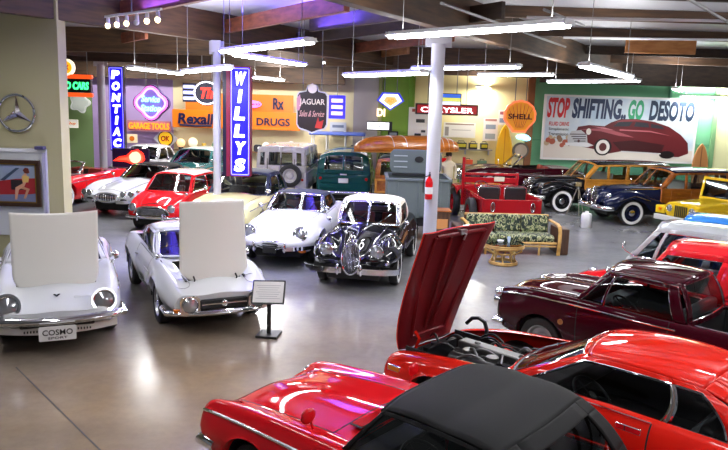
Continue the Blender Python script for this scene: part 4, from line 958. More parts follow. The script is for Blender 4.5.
def mini():
    t = car('compact_car', 'small bright red saloon with white roof and wide chrome-rimmed grille', 'car', -4.81, 18.02, -99)
    ar = [(.98, .25, .30), (-1.05, .25, .30)]
    K = [(-1.52, .5, .34, .58, .5, .56, .78, .4, .88, .90), (-1.42, .58, .28, .66, .5, .64, .86, .44, .90, .91), (-1.05, .62, .2, .70, .5, .67, .88, .46, .90, .91), (0, .62, .18, .70, .5, .67, .88, .46, .90, .91), (.6, .62, .18, .70, .5, .66, .86, .44, .88, .91), (1.0, .62, .2, .695, .5, .64, .80, .38, .79, .86), (1.3, .6, .26, .68, .48, .60, .72, .32, .71, .78), (1.46, .54, .32, .62, .46, .52, .62, .26, .62, .66), (1.52, .44, .38, .52, .46, .42, .54, .2, .55, .57)]
    B = Body(K, ar); B.build('body', RED, t, [('hood', .68, 1.42, 2.9, 4), ('door', -.42, .55, .2, 2.04)], nx=60, nv=22, cut=(-1.36, .58), lin=SEATR)
    chassis(t, -1.4, 1.35, .42, .16, .45, ar, .68)
    C = Cabin((.62, .61, .885), (.20, .51, 1.27), (-1.12, .50, 1.25), (-1.42, .58, .89), crown=.065, cx=.02, bow=.1, rbow=.06, rbulge=.03)
    C.build(t, WHITE, WS, ([(0, 0), (.03, .04), (.48, .45), (.52, .49), (.93, .93), (1, 1)], [0, .04, .88, 1], {(1, 1), (3, 1)}), REARW, frame=RED, trim=CHROME, tr=.007)
    for s in (1, -1): blamp(B, t, s * .49, .60, .09, .05); mirror(t, .95, s * .58, .88, s, CHROME, .05); handle(t, -.3, s * .695, .72, s); m = MB(); m.cyl((1.48, s * .5, .46), .035, .03, 14, 0, 'x'); m.build('indicator', AMBER, t)
    m = MB(); m.prism([(-.42, -.06), (-.36, .06), (-.2, .11), (.2, .11), (.36, .06), (.42, -.06), (.3, -.1), (-.3, -.1)], .03, 0, wallM(1.51, 0, .50, PI / 2)); o = m.build('grille', DARK, t)
    m = MB()
    for k in range(-3, 4): m.tube([(1.55, -.38, .5 + k * .025), (1.56, 0, .5 + k * .025), (1.55, .38, .5 + k * .025)], .006, 5)
    m.tube([(1.545, -.45, .45), (1.545, -.38, .57), (1.55, -.2, .63), (1.55, .2, .63), (1.545, .38, .57), (1.545, .45, .45)], .016, 8); m.build('grille_bar', CHROME, o)
    bumper(t, arcpts(1.60, .66, .1, .37, .1), .07, .022, guards=((1.63, .32, .39), (1.63, -.32, .39))); bumper(t, arcpts(-1.58, .64, .06, .38, .1), .07, .022)
    four_wheels(t, .98, -1.05, .58, .25, .13)
    for s in (.3, -.3): seat(t, -.3, s, .32, SEATR, .42, .42, .5)
    steering(t, .25, -.3, .84, .18)
mini()

def fifties_sports(name, label, X, Y, hd, m, cove, topm):
    t = car(name, label, 'car', X, Y, hd)
    ar = [(1.3, .34, .38), (-1.3, .34, .38)]
    K = [(-2.25, .5, .4, .66, .55, .6, .66, .3, .70, .71), (-2.1, .66, .34, .80, .55, .72, .78, .36, .80, .81), (-1.3, .76, .24, .90, .58, .80, .90, .44, .90, .91), (0, .74, .2, .88, .55, .80, .86, .48, .88, .89), (.6, .74, .2, .89, .55, .80, .88, .46, .88, .93), (1.3, .76, .26, .91, .58, .79, .89, .42, .83, .88), (1.9, .74, .34, .88, .56, .76, .82, .38, .74, .79), (2.15, .66, .4, .80, .54, .70, .74, .32, .66, .70), (2.28, .5, .44, .66, .53, .58, .62, .26, .58, .60)]
    B = Body(K, ar); B.build('body', m, t, [('hood', .7, 2.05, 2.9, 4), ('door', -.6, .5, .25, 2.03)], nx=60, nv=22, cut=(-.95, .52))
    chassis(t, -2.0, 2.0, .52, .18, .5, ar, .86)
    for s in (1, -1):
        for dy in (.50, .69): blamp(B, t, s * dy, .66, .075, .05)
        pts = [(.45, .62), (1.0, .70), (1.5, .55), (1.0, .42), (-.4, .40), (.2, .52)]
        m2 = MB(); B.strip(m2, 1.6, -.5, 1.3, s, (.008, .008), 30, 0, .35); m2.build('cove_trim', CHROME, t)
        bumper(t, [(2.36, s * .34, .46), (2.33, s * .5, .46), (2.24, s * .74, .47), (2.05, s * .90, .48)][::s], .09, .03)
        m2 = MB(); m2.ell((2.22, s * .50, .50), .08, .17, .06); m2.build('side_intake', DARK, t)
        mirror(t, .75, s * .76, 1.0, s, CHROME, .05)
    m2 = MB(); m2.ell((2.22, 0, .54), .10, .34, .10, 28, 10); o = m2.build('grille', DARK, t)
    m2 = MB(); m2.tube([(2.27, .37 * math.cos(2 * PI * k / 32), .54 + .12 * math.sin(2 * PI * k / 32)) for k in range(32)], .022, 8, closed=True)
    for k in range(-4, 5): m2.ell((2.315, k * .07, .54), .02, .018, .075)
    m2.build('grille_tooth', CHROME, o)
    four_wheels(t, 1.3, -1.3, .74, .34, .17, 'white')
    C = Cabin((.55, .70, .90), (.12, .60, 1.22), (-.6, .58, 1.22), (-1.05, .66, .90), crown=.05, cx=.02, bow=.2, rbow=.15)
    if topm: C.build(t, topm, None, ([(0, 0), (.03, .03), (.62, .8), (1, 1)], [0, .04, .9, 1], {(1, 1)}), ([0, .2, .8, 1], [0, .25, .8, 1], {(1, 1)}), roof='soft_top')
    sk = MB(); gs = Cabin.skin(C.front, *WS, sk, n=8); sk.build('windshield_frame', CHROME, t, solid=.018); MB().grid(gs[0], 12, 8).build('windshield', GLASS, t)
    for s in (.36, -.36): seat(t, -.4, s, .36, SEATR, .5, .46, .5)
    steering(t, .1, .36, .86)
    return t
fifties_sports('sports_car', 'white fifties sports car with toothed grille and twin headlights, left of small red saloon', -6.25, 20.6, -104, WHITE, SILVER, CLOTHK)
fifties_sports('sports_car', 'red fifties sports car at far left, partly behind the white one', -8.9, 21.2, -104, RED, WHITE, None)

def saloon(name, label, X, Y, hd, L, W, Hh, m, roofm, wagon=False, top=None, gh=None, kind='white', hc=.95, hn=.86, cat='car', seats=SEATK, cowl=.55, topf=.05):
    t = car(name, label, cat, X, Y, hd); x = L / 2; r = .33; w = W / 2
    xf, xr = x - .85, -x + 1.05; ar = [(xf, r, .39), (xr, r, .39)]
    K = std_keys(x, -x, W, .24, hn, hc, hc - .02, hc - (.0 if wagon else .08), cowl, -.9 if not wagon else -x + .6)
    B = Body(K, ar); B.build('body', m, t, [('hood', cowl + .12, x - .22, 2.7, 4), ('door', -.5, cowl - .05, .22, 2.04)] , nx=56, nv=20, cut=((-x + .2) if wagon else -1.2, cowl - .02))
    chassis(t, -x + .2, x - .2, w - .28, .2, .52, ar, w - .02)
    if wagon: C = Cabin((cowl, w * .90, hc - .02), (topf, w * .76, Hh - .06), (-x + .35, w * .74, Hh - .06), (-x + .12, w * .86, hc - .02), crown=.06, cx=.02, bow=.14, rbow=.06)
    else: C = Cabin((cowl, w * .90, hc - .02), (topf, w * .76, Hh - .06), (-.85, w * .74, Hh - .06), (-1.3, w * .84, hc - .03), crown=.06, cx=.03, bow=.14, rbow=.1)
    sides = ([(0, 0), (.03, .04), (.36, .36), (.39, .39), (.66, .66), (.69, .69), (.95, .95), (1, 1)], [0, .05, .87, 1], {(1, 1), (3, 1), (5, 1)}) if wagon else ([(0, 0), (.04, .05), (.48, .48), (.52, .52), (.86, .9), (1, 1)], [0, .05, .88, 1], {(1, 1), (3, 1)})
    C.build(t, roofm, WS, sides, REARW, roof='roof' if top is None else 'soft_top', frame=m if top is None else roofm, trim=CHROME, tr=.008)
    for s in (1, -1):
        blamp(B, t, s * w * .70, hn - .2, .09); m2 = MB(); B.strip(m2, x - .2, -x + .2, 1.7, s, (.01, .008)); m2.build('side_trim', CHROME, t); handle(t, -.35, s * w * .97, .78, s); mirror(t, cowl + .1, s * w * .88, hc + .1, s)
    m2 = MB(); m2.box((x + .0, 0, hn - .22), (.04, W * .52, .16)); o = m2.build('grille', DARK, t, bevel=.01); m2 = MB()
    for k in range(4): m2.box((x + .025, 0, hn - .28 + k * .04), (.02, W * .53, .012))
    m2.build('grille_bar', CHROME, o)
    bumper(t, arcpts(x + .09, w * .97, .12, .46, .15), .12, .035); bumper(t, arcpts(-x - .09, w * .97, .1, .46, .15), .12, .035)
    four_wheels(t, xf, xr, w - .14, r, .17, kind)
    for (sx, sy) in ((-.2, .36), (-.2, -.36)): seat(t, sx, sy, .42, seats, .5, .46, .54)
    steering(t, .25, .36, hc - .02)
    return t
saloon('convertible', 'pale yellow convertible with navy cloth top below the tall bright blue sign', -2.95, 17.3, -99, 4.2, 1.66, 1.46, PALEY, CLOTHN, top=1, hc=.98, hn=.9)
saloon('station_wagon', 'mint and teal wagon with pale roof, behind the white-roofed red saloon', -6.1, 25.4, -100, 4.2, 1.7, 1.42, TEAL, MINT, wagon=True, hc=.96)
saloon('sedan', 'small white sedan at the back, left of the mint wagon', -8.2, 26.3, -98, 3.4, 1.5, 1.42, WHITE, WHITE, hc=.95)
fifties_sports('convertible', 'dark maroon open convertible behind the red open utility truck', 5.7, 25.7, 180, MAROON, MAROON, None).scale = (1, 1, 1.25)
# ------------------------------------------------------------------ wagons, trucks and other vehicles further back
def woodie(label, X, Y, hd, m, wood, frame, cowl):
    t = car('woodie_wagon', label, 'station wagon', X, Y, hd)
    K = [(cowl - .05, .46, .5, .70, .74, .64, 1.02, .38, 1.09, 1.10), (1.3, .40, .5, .52, .74, .46, .98, .26, 1.07, 1.085), (1.9, .34, .5, .44, .72, .38, .94, .2, 1.03, 1.05), (2.2, .26, .5, .34, .70, .30, .86, .16, .93, .96), (2.3, .18, .55, .24, .68, .2, .78, .1, .82, .84)]
    Body(K).build('hood', m, t, nx=24, nv=20)
    ar = [(1.5, .36, .41), (-1.5, .36, .41)]
    chassis(t, -2.3, 2.1, .5, .26, .60, ar, .84)
    for s in (1, -1):
        fender(t, [(.45, .5, .84, .34, .66), (.9, .44, .88, .38, .82), (1.2, .40, .90, .66, .93), (1.5, .36, .91, .76, .98), (1.8, .34, .90, .66, .95), (2.08, .32, .86, .44, .84), (2.25, .34, .78, .46, .72), (2.31, .42, .68, .52, .64)], m, 'front_fender', s)
        fender(t, [(-2.3, .5, .80, .46, .62), (-2.1, .5, .86, .50, .82), (-1.8, .5, .90, .66, .92), (-1.5, .5, .91, .76, .96), (-1.2, .5, .90, .66, .93), (-.9, .5, .86, .42, .80), (-.7, .5, .80, .36, .60)], m, 'rear_fender', s)
        mb = MB(); mb.box((-.1, s * .76, .36), (1.3, .24, .06)); mb.build('running_board', m, t, bevel=.02)
        lamp(t, 2.16, s * .60, .80, .10, .08, depth=.1); handle(t, .1, s * .80, .92, s); mirror(t, cowl + .05, s * .74, 1.16, s, CHROME, .05)
        mb = MB(); mb.tube([(2.2, s * .18, .95), (1.4, s * .44, 1.0), (cowl, s * .62, 1.03)], .010, 6); mb.build('hood_trim', CHROME, t)
        mb = MB(); mb.tube([(1.95, s * .90, .70), (1.5, s * .925, .86), (1.0, s * .90, .72)], .008, 6); mb.build('fender_trim', CHROME, t)
        # wooden body side: panel with framing
        mb = MB(); mb.box(((cowl - 2.3) / 2, s * .765, .76), (cowl + 2.3, .03, .58)); o = mb.build('side_panel', wood, t)
        mb = MB()
        for z in (.50, .80, 1.03): mb.box(((cowl - 2.3) / 2, s * .79, z), (cowl + 2.3, .03, .06))
        for x in (cowl - .03, .28, -.35, -.95, -1.6, -2.27): mb.box((x, s * .79, .77), (.07, .032, .54))
        mb.build('wood_frame', frame, o, bevel=.006)
    C = Cabin((cowl, .755, 1.05), (cowl - .42, .68, 1.50), (-2.2, .66, 1.50), (-2.32, .75, 1.05), crown=.085, cx=.03, bow=.16, rbow=.08)
    C.build(t, m, ([0, .06, .49, .51, .94, 1], [0, .06, .92, 1], {(1, 1), (3, 1)}), ([(0, 0), (.03, .04), (.24, .14), (.27, .17), (.44, .40), (.48, .44), (.70, .68), (.74, .72), (.95, .95), (1, 1)], [0, .04, .88, 1], {(1, 1), (3, 1), (5, 1), (7, 1)}), REARW, frame=frame, gl=GLASS)
    mb = MB(); M = Matrix.Translation((2.30, 0, .76)) @ Matrix.Rotation(-.12, 4, 'Y')
    for k in range(9): mb.box((.0 - abs(k - 4) * .004, 0, -.2 + k * .05), (.05, .40 + .02 * k if k < 6 else .5 - .05 * (k - 5), .022), 0, M)
    mb.box((.03, 0, 0), (.03, .05, .5), 0, M); mb.box((0, .26, -.1), (.06, .03, .3), 0, M); mb.box((0, -.26, -.1), (.06, .03, .3), 0, M); mb.build('grille', CHROME, t, bevel=.006)
    mb = MB(); mb.ell((2.2, 0, 1.0), .10, .015, .04); mb.build('hood_mascot', CHROME, t)
    bumper(t, arcpts(2.44, .86, .14, .48, .2), .14, .04, guards=((2.49, .34, .52), (2.49, -.34, .52))); bumper(t, arcpts(-2.44, .84, .1, .48, .2), .12, .04)
    four_wheels(t, 1.5, -1.5, .76, .36, .17, 'white', m)
    mb = MB(); mb.box((cowl - .7, 0, .72), (.5, 1.3, .18)); mb.box((cowl - .95, 0, 1.0), (.14, 1.3, .5)); mb.build('bench_seat', SEATC, t, bevel=.04); steering(t, cowl - .3, .36, 1.06)
woodie('black wood-sided wagon with honey yellow frames, parked under the billboard', 7.54, 23.1, 190, BLK, WOODY, WOODY, .75)
woodie('navy blue wood-sided wagon with dark orange wood panels, in front of the black one', 8.95, 20.95, 190, NAVY, WOODP, WOODP, .62)

def yellow_jeep():
    m = YEL; t = car('utility_vehicle', 'bright yellow open utility vehicle with upright windshield frame at right edge', 'utility vehicle', 9.35, 18.2, 202)
    mb = MB(); mb.box((-.7, 0, .72), (1.9, 1.3, .5)); mb.build('tub', m, t, bevel=.04)
    K = [(.2, .40, .5, .60, .7, .58, .98, .4, 1.02, 1.03), (.9, .38, .5, .56, .7, .54, .95, .36, .99, 1.0), (1.4, .36, .5, .54, .7, .52, .91, .34, .96, .97), (1.46, .34, .5, .52, .7, .5, .88, .3, .93, .94)]
    Body(K, (), .35).build('hood', m, t, nx=20, nv=14)
    for s in (1, -1):
        mb = MB(); mb.box((.95, s * .70, .80), (.98, .32, .05)); mb.box((1.44, s * .70, .72), (.05, .32, .2)); mb.box((.42, s * .70, .62), (.06, .32, .4)); mb.build('front_fender', m, t, bevel=.02)
        lamp(t, 1.48, s * .36, .80, .085); mb = MB(); mb.cyl((1.48, s * .68, .74), .04, .04, 14, 0, 'x'); mb.build('indicator', AMBER, t)
        mb = MB(); mb.box((-1.15, s * .72, .78), (.9, .2, .05)); mb.build('rear_fender', m, t, bevel=.02)
    mb = MB()
    for k in range(-3, 4): mb.box((1.475, k * .06, .74), (.02, .025, .3))
    mb.build('grille', BLACK, t)
    mb = MB(); M = Matrix.Translation((.18, 0, 1.0)) @ Matrix.Rotation(-.18, 4, 'Y')
    for s in (1, -1): mb.box((0, s * .62, .27), (.05, .07, .56), 0, M)
    mb.box((0, 0, .55), (.05, 1.3, .07), 0, M); mb.box((0, 0, .02), (.05, 1.3, .08), 0, M); o = mb.build('windshield_frame', m, t, bevel=.012)
    g = MB(); g.box((0, 0, .28), (.008, 1.16, .48), 0, M); g.build('windshield', GLASS, o)
    mb = MB(); mb.box((1.66, 0, .56), (.10, 1.3, .13)); mb.build('bumper', pm('grey_bumper', (.5, .5, .48), .4), t, bevel=.015)
    chassis(t, -1.5, 1.5, .4, .32, .6, [], .6)
    for x in (.95, -1.15):
        for s in (1, -1): wheel(t, x, s * .70, .36, .2, s, 'jeep', m)
    for s in (.32, -.32): seat(t, -.4, s, .9, SEATK, .42, .42, .4)
    steering(t, -.05, .32, 1.12)
yellow_jeep()

def land_wagon():
    m = LGREY; t = car('off_road_wagon', 'boxy pale grey off-road wagon seen from behind with spare wheel on its back', 'off-road vehicle', -2.45, 23.2, 86)
    mb = MB(); mb.box((-.3, 0, .80), (3.0, 1.52, .56)); mb.build('body', m, t, bevel=.03)
    mb = MB(); mb.box((1.5, 0, .85), (.8, 1.1, .4)); mb.build('hood', m, t, bevel=.04)
    C = Cabin((.95, .73, 1.07), (.75, .70, 1.78), (-1.76, .70, 1.78), (-1.80, .74, 1.07), crown=.05, cx=.015, bow=.02, rbow=.0, bulge=0, rbulge=0, p=6)
    C.build(t, m, WS, ([(0, 0), (.04, .04), (.27, .27), (.31, .31), (.60, .60), (.63, .63), (.93, .93), (1, 1)], [0, .18, .72, 1], {(1, 1), (3, 1), (5, 1)}), ([0, .07, .17, .26, .49, .52, .76, .85, .94, 1], [0, .25, .76, 1], {(1, 1), (3, 1), (5, 1), (7, 1)}), trim=pm('window_rubber', (.1, .1, .1), .6), tr=.012, gl=GLASS)
    mb = MB(); mb.box((-1.83, 0, 1.06), (.02, .02, .9)); 
    for s in (1, -1): mb.box((-1.825, s * .42, 1.0), (.014, .016, .95))
    mb.build('door_gap', SEAM, t)
    w = wheel(t, -1.93, -.30, .35, .18, 1, 'jeep', m); w.location = (-1.92, -.30, .98); w.rotation_euler = (0, -PI / 2, 0); w.name = 'spare_wheel'
    for s in (1, -1):
        mb = MB(); mb.cyl((-1.82, s * .66, .85), .04, .03, 14, 0, 'x'); mb.build('tail_lamp', REDL, t)
        mb = MB(); mb.box((1.2, s * .68, .78), (1.4, .2, .12)); mb.build('front_fender', m, t, bevel=.02); lamp(t, 1.88, s * .5, .8, .09)
    mb = MB(); mb.box((-1.9, 0, .5), (.1, 1.5, .1)); mb.build('rear_bumper', STEEL, t)
    chassis(t, -1.7, 1.8, .5, .3, .56, [], .7)
    for x in (1.3, -1.05):
        for s in (1, -1): wheel(t, x, s * .66, .37, .2, s, 'jeep', m)
land_wagon()

def green_wagon():
    m = GREEN; t = car('utility_wagon', 'dark green boxy wagon seen from behind with twin rear panes, left of the canoe', 'station wagon', -.6, 23.6, 88)
    mb = MB(); mb.box((-.5, 0, .78), (3.3, 1.66, .66)); mb.build('body', m, t, bevel=.08)
    mb = MB(); mb.box((1.65, 0, .85), (1.1, .9, .5)); mb.build('hood', m, t, bevel=.1)
    C = Cabin((1.0, .80, 1.08), (.8, .72, 1.60), (-2.0, .72, 1.58), (-2.14, .80, 1.08), crown=.12, cx=.03, bow=.04, rbow=.05, bulge=.02, p=3)
    C.build(t, m, WS, ([(0, 0), (.04, .04), (.27, .27), (.31, .31), (.62, .62), (.66, .66), (.93, .93), (1, 1)], [0, .1, .8, 1], {(1, 1), (3, 1), (5, 1)}), ([0, .12, .48, .52, .88, 1], [0, .16, .84, 1], {(1, 1), (3, 1)}), trim=CHROME, tr=.010)
    mb = MB()
    for z in (.62, .78, .94): mb.tube([(-2.165, -.7, z), (-2.165, .7, z)], .012, 6)
    mb.build('tailgate_rib', m, t)
    mb = MB(); mb.box((-2.18, 0, 1.05), (.03, .2, .04)); mb.build('tailgate_handle', CHROME, t)
    for s in (1, -1): mb = MB(); mb.cyl((-2.16, s * .70, .92), .045, .04, 14, 0, 'x'); mb.build('tail_lamp', REDL, t); fender(t, [(.7, .5, .85, .5, .7), (1.2, .45, .88, .66, .92), (1.8, .42, .88, .66, .92), (2.15, .42, .80, .6, .8)], m, 'front_fender', s)
    plate(t, -2.17, .86, .3, .14, True)
    bumper(t, arcpts(-2.24, .82, .05, .5, .1), .12, .04)
    chassis(t, -2.0, 2.0, .5, .3, .56, [], .8)
    for x in (1.45, -1.25):
        for s in (1, -1): wheel(t, x, s * .72, .36, .18, s, 'steel', m)
green_wagon()

def canopy_car():
    t = car('touring_car', 'old open touring car with flat blue canopy roof on posts, behind green wagon', 'car', -1.1, 27.0, 180)
    mb = MB(); mb.box((0, 0, .85), (2.0, 1.1, .5)); mb.build('body', NAVY, t, bevel=.06)
    mb = MB(); mb.grid(lambda a, b: Vector((-1.05 + 2.1 * a, -.62 + 1.24 * b, 2.02 + .07 * (1 - (2 * b - 1) ** 2))), 10, 10); mb.build('canopy', pm('blue_canopy', (.05, .09, .35), .5), t, solid=.05)
    for x in (-.95, -.3, .4, .95):
        for s in (1, -1): MB().tube([(x, s * .54, 1.0), (x, s * .56, 2.02)], .022, 8).build('canopy_post', WHITEP, t)
    mb = MB(); mb.box((-.3, 0, 1.2), (.5, 1.0, .12)); mb.box((-.55, 0, 1.4), (.12, 1.0, .4)); mb.build('bench_seat', SEATK, t, bevel=.03)
    for x in (-.65, .65):
        for s in (1, -1): wheel(t, x, s * .55, .36, .1, s, 'wire', WHITEP)
    chassis(t, -.9, .9, .3, .4, .62, [], .5)
canopy_car()

def wood_truck():
    t = car('wood_body_truck', 'dark truck with orange wooden sides and black roof rack below the canoe', 'truck', 1.25, 22.5, 84)
    mb = MB(); mb.box((0, 0, .82), (3.4, 1.6, .5)); mb.build('body', WOODP, t, bevel=.04)
    C = Cabin((1.2, .76, 1.06), (1.0, .72, 1.58), (-1.65, .72, 1.58), (-1.7, .78, 1.06), crown=.05, cx=.01, bow=.03, rbow=0, bulge=0, rbulge=0, p=5)
    C.build(t, TRUCKG, WS, ([(0, 0), (.05, .05), (.3, .3), (.34, .34), (.63, .63), (.67, .67), (.94, .94), (1, 1)], [0, .1, .8, 1], {(1, 1), (3, 1), (5, 1)}), ([0, .08, .48, .52, .92, 1], [0, .1, .8, 1], {(1, 1), (3, 1)}), frame=WOODP, gl=GLASS)
    mb = MB()
    for z in (.62, .98): mb.box((-1.73, 0, z), (.04, 1.6, .06))
    for y in (-.76, -.25, .25, .76): mb.box((-1.73, y, .8), (.045, .06, .4))
    mb.build('wood_frame', WOODY, t, bevel=.006)
    mb = MB()
    for x in (-1.4, -.5, .5): mb.tube([(x, -.74, 1.58), (x, -.7, 1.74), (x, .7, 1.74), (x, .74, 1.58)], .022, 8)
    for s in (1, -1): mb.tube([(-1.55, s * .6, 1.74), (.8, s * .6, 1.74)], .022, 8)
    mb.build('roof_rack', BLACK, t)
    chassis(t, -1.6, 1.9, .5, .3, .6, [], .7); mb = MB(); mb.box((1.8, 0, .9), (1.0, 1.0, .5)); mb.build('hood', TRUCKG, t, bevel=.08)
    for x in (1.5, -1.1):
        for s in (1, -1): wheel(t, x, s * .70, .36, .17, s, 'steel', TRUCKG)
wood_truck()
def canoe():
    p, q = Vector((-.35, 21.0, 0)), Vector((2.95, 22.7, 0)); d = q - p; L = d.length; c = (p + q) / 2
    t = thing('canoe', 'upturned varnished orange wooden canoe on a truck roof rack', 'canoe', (c.x, c.y, 1.80), math.atan2(d.y, d.x))
    def P(a, b):
        x = (a * 2 - 1); w = .42 * (1 - abs(x) ** 3.2) ** .6 + .01; an = PI * b; return Vector((x * L / 2, -w * math.cos(an), (.46 + .05 * x * x) * (1 - .25 * abs(x) ** 8) * math.sin(an) ** .7 * (.35 + .65 * (w / .43)) - .0 + .10 * abs(x) ** 6 * 0))
    W = pm('varnished_canoe', '#c8741c', .3, 0, .6, vary=('#a85a10', (1.2, 22, 22), 3)); mb = MB(); mb.grid(P, 36, 18); o = mb.build('hull', W, t, solid=.02, ang=60)
    mb = MB()
    for s in (0, 1): mb.tube([P(k / 24, s) for k in range(25)], .02, 6)
    mb.build('gunwale', WOODY, t)
    for a in (.3, .42, .78, .84, .9): mb = MB(); mb.tube([P(a, b / 14) * 1.0 + Vector((0, 0, .012)) for b in range(15)], .012, 6); mb.build('strap', pm('white_strap', (.7, .7, .65), .6), t)
canoe()

def trailer():
    m = TRUCKG; t = car('cargo_trailer', 'grey-green steel trailer with raised louvred lid behind the fire extinguisher column', 'trailer', 1.25, 17.1, 90)
    mb = MB(); w, l = 1.48, 1.5
    mb.box((0, 0, .62), (l, w, .04))
    for s in (1, -1): mb.box((0, s * (w / 2 - .02), 1.05), (l, .04, .9)); mb.box((s * (l / 2 - .02), 0, 1.05), (.04, w - .08, .9))
    mb.build('tub', m, t, bevel=.01)
    mb = MB()
    for s in (1, -1): mb.box((0, s * w / 2, 1.48), (l + .04, .08, .06)); mb.box((s * l / 2, 0, 1.48), (.08, w, .06))
    for y in (-.5, 0, .5): mb.box((-l / 2 - .01, y, 1.02), (.03, .05, .86))
    mb.build('tub_rim', m, t, bevel=.008)
    mb = MB(); M = wallM(.66, 0, 1.80, -PI / 2); mb.prism(rrect(1.30, .60, .16), .06, 0, M); o = mb.build('lid', m, t, bevel=.015)
    mb = MB()
    for k in range(3): mb.box((-.38, .14 - k * .14, .07), (.34, .025, .03), 0, M)
    mb.build('louvre', pm('pale_edge', (.35, .4, .4), .5), o)
    mb = MB(); mb.prism(disc(.11, 24, .08, .06, 1, .7), .03, 0, M, .055); mb.build('handle_recess', BLACK, o)
    mb = MB(); mb.prism(rrect(1.18, .05, .02, cx=0, cy=-.33), .05, 0, M); mb.build('hinge', BLACK, o)
    mb = MB(); mb.box((0, 0, .48), (1.3, 1.0, .2)); mb.build('axle_frame', BLACK, t)
    for s in (1, -1): wheel(t, 0, s * .60, .36, .18, s, 'steel', m)
    mb = MB(); mb.tube([(.75, 0, .5), (1.7, 0, .45)], .04, 8); mb.tube([(1.5, 0, .45), (1.5, 0, .02)], .03, 8); mb.build('drawbar', BLACK, t)
trailer()

def red_truck():
    m = paint('dull_red', (.38, .012, .016)); t = car('open_utility_truck', 'red open utility truck seen from behind, with black seats, behind the rattan sofa', 'truck', 3.66, 19.6, 94)
    mb = MB(); w = 1.5
    mb.box((-.5, 0, .42), (2.4, w, .04))
    for s in (1, -1): mb.box((-.5, s * w / 2, .66), (2.4, .05, .5)); mb.box((-.95, s * .78, .86), (1.0, .10, .05))
    mb.box((.7, 0, .70), (.05, w, .56)); mb.build('tub', m, t, bevel=.015)
    mb = MB(); mb.box((-1.72, 0, .66), (.05, w, .46)); o = mb.build('tailgate', m, t, bevel=.015)
    for s in (1, -1): x = MB(); x.tube([(-1.77, s * .52 + .05 * math.cos(2 * PI * k / 20), .70 + .12 * math.sin(2 * PI * k / 20)) for k in range(20)], .012, 6, closed=True); x.box((-1.765, s * .52, .70), (.02, .03, .2)); x.build('latch', CHROME, o)
    for s in (.36, -.36):
        mb = MB(); mb.box((-.35, s, .62), (.45, .6, .14)); mb.box((-.6, s, .86), (.1, .6, .46)); q = mb.build('seat', SEATK, t, bevel=.04)
        mb = MB(); mb.tube([(-.66, s - .3, .6), (-.66, s - .3, 1.06), (-.66, s - .22, 1.12), (-.66, s + .22, 1.12), (-.66, s + .3, 1.06), (-.66, s + .3, .6)], .02, 8); mb.build('seat_frame', CHROME, q)
    mb = MB(); mb.box((1.25, 0, .80), (1.05, 1.0, .36)); mb.build('hood', m, t, bevel=.06)
    # slatted red rack across the cab
    mb = MB()
    for s, zt in ((.80, 1.78), (-.78, 1.36)): mb.box((.72, s, zt / 2 + .2), (.07, .08, zt - .4))
    mb.box((.72, 0, 1.30), (.05, 1.56, .07)); mb.box((.72, 0, 1.13), (.04, 1.56, .16)); mb.box((.72, 0, .97), (.05, 1.56, .08)); mb.build('rack', m, t, bevel=.012)
    plate(t, .69, 1.17, .3, .13, True, pm('cream_plate', (.7, .65, .5), .5), -.25)
    for x in (1.25, -.95):
        for s in (1, -1): wheel(t, x, s * .90, .41, .2, s, 'jeep', m)
    steering(t, .25, .36, 1.02); chassis(t, -1.5, 1.7, .4, .3, .42, [], .6)
    for s in (1, -1): fender(t, [(.75, .55, .95, .7, .85), (1.0, .55, .97, .84, .94), (1.5, .55, .97, .84, .94), (1.75, .55, .95, .7, .82)], m, 'front_fender', s); lamp(t, 1.78, s * .4, .84, .09)
    for s in (1, -1): x = MB(); x.cyl((-1.76, s * .66, .52), .035, .03, 12, 0, 'x'); x.build('tail_lamp', REDL, t)
red_truck()

# ------------------------------------------------------------------ rattan seating group
RAT = pm('rattan', '#c9a15c', .45, vary=('#a87d3c', 6, 3)); CANE = pm('dark_cane', '#3a2418', .6, vary=('#5b3b26', (60, 60, 2), 2))
def print_mat():
    m = pm('tropical_print', '#1c2a22', .8); nt = m.node_tree; b = nt.nodes['Principled BSDF']; tc = nt.nodes.new('ShaderNodeTexCoord'); v = nt.nodes.new('ShaderNodeTexVoronoi'); n = nt.nodes.new('ShaderNodeTexNoise'); r = nt.nodes.new('ShaderNodeValToRGB'); mp = nt.nodes.new('ShaderNodeMapping')
    mp.inputs['Scale'].default_value = (1, 1, .55); n.inputs['Scale'].default_value = 9; n.inputs['Detail'].default_value = 2; n.inputs['Distortion'].default_value = 2.5
    e = r.color_ramp.elements; r.color_ramp.interpolation = 'CONSTANT'; e[0].position = 0; e[0].color = (*srgb('#1a2622'), 1); e[1].position = .46; e[1].color = (*srgb('#33472f'), 1)
    for p, c in ((.53, '#b8b48c'), (.6, '#6a7c44'), (.66, '#26352e')): q = e.new(p); q.color = (*srgb(c), 1)
    nt.links.new(tc.outputs['Object'], mp.inputs['Vector']); nt.links.new(mp.outputs['Vector'], n.inputs['Vector']); nt.links.new(n.outputs['Fac'], r.inputs['Fac']); nt.links.new(r.outputs['Color'], b.inputs['Base Color']); return m
PRINT = print_mat()
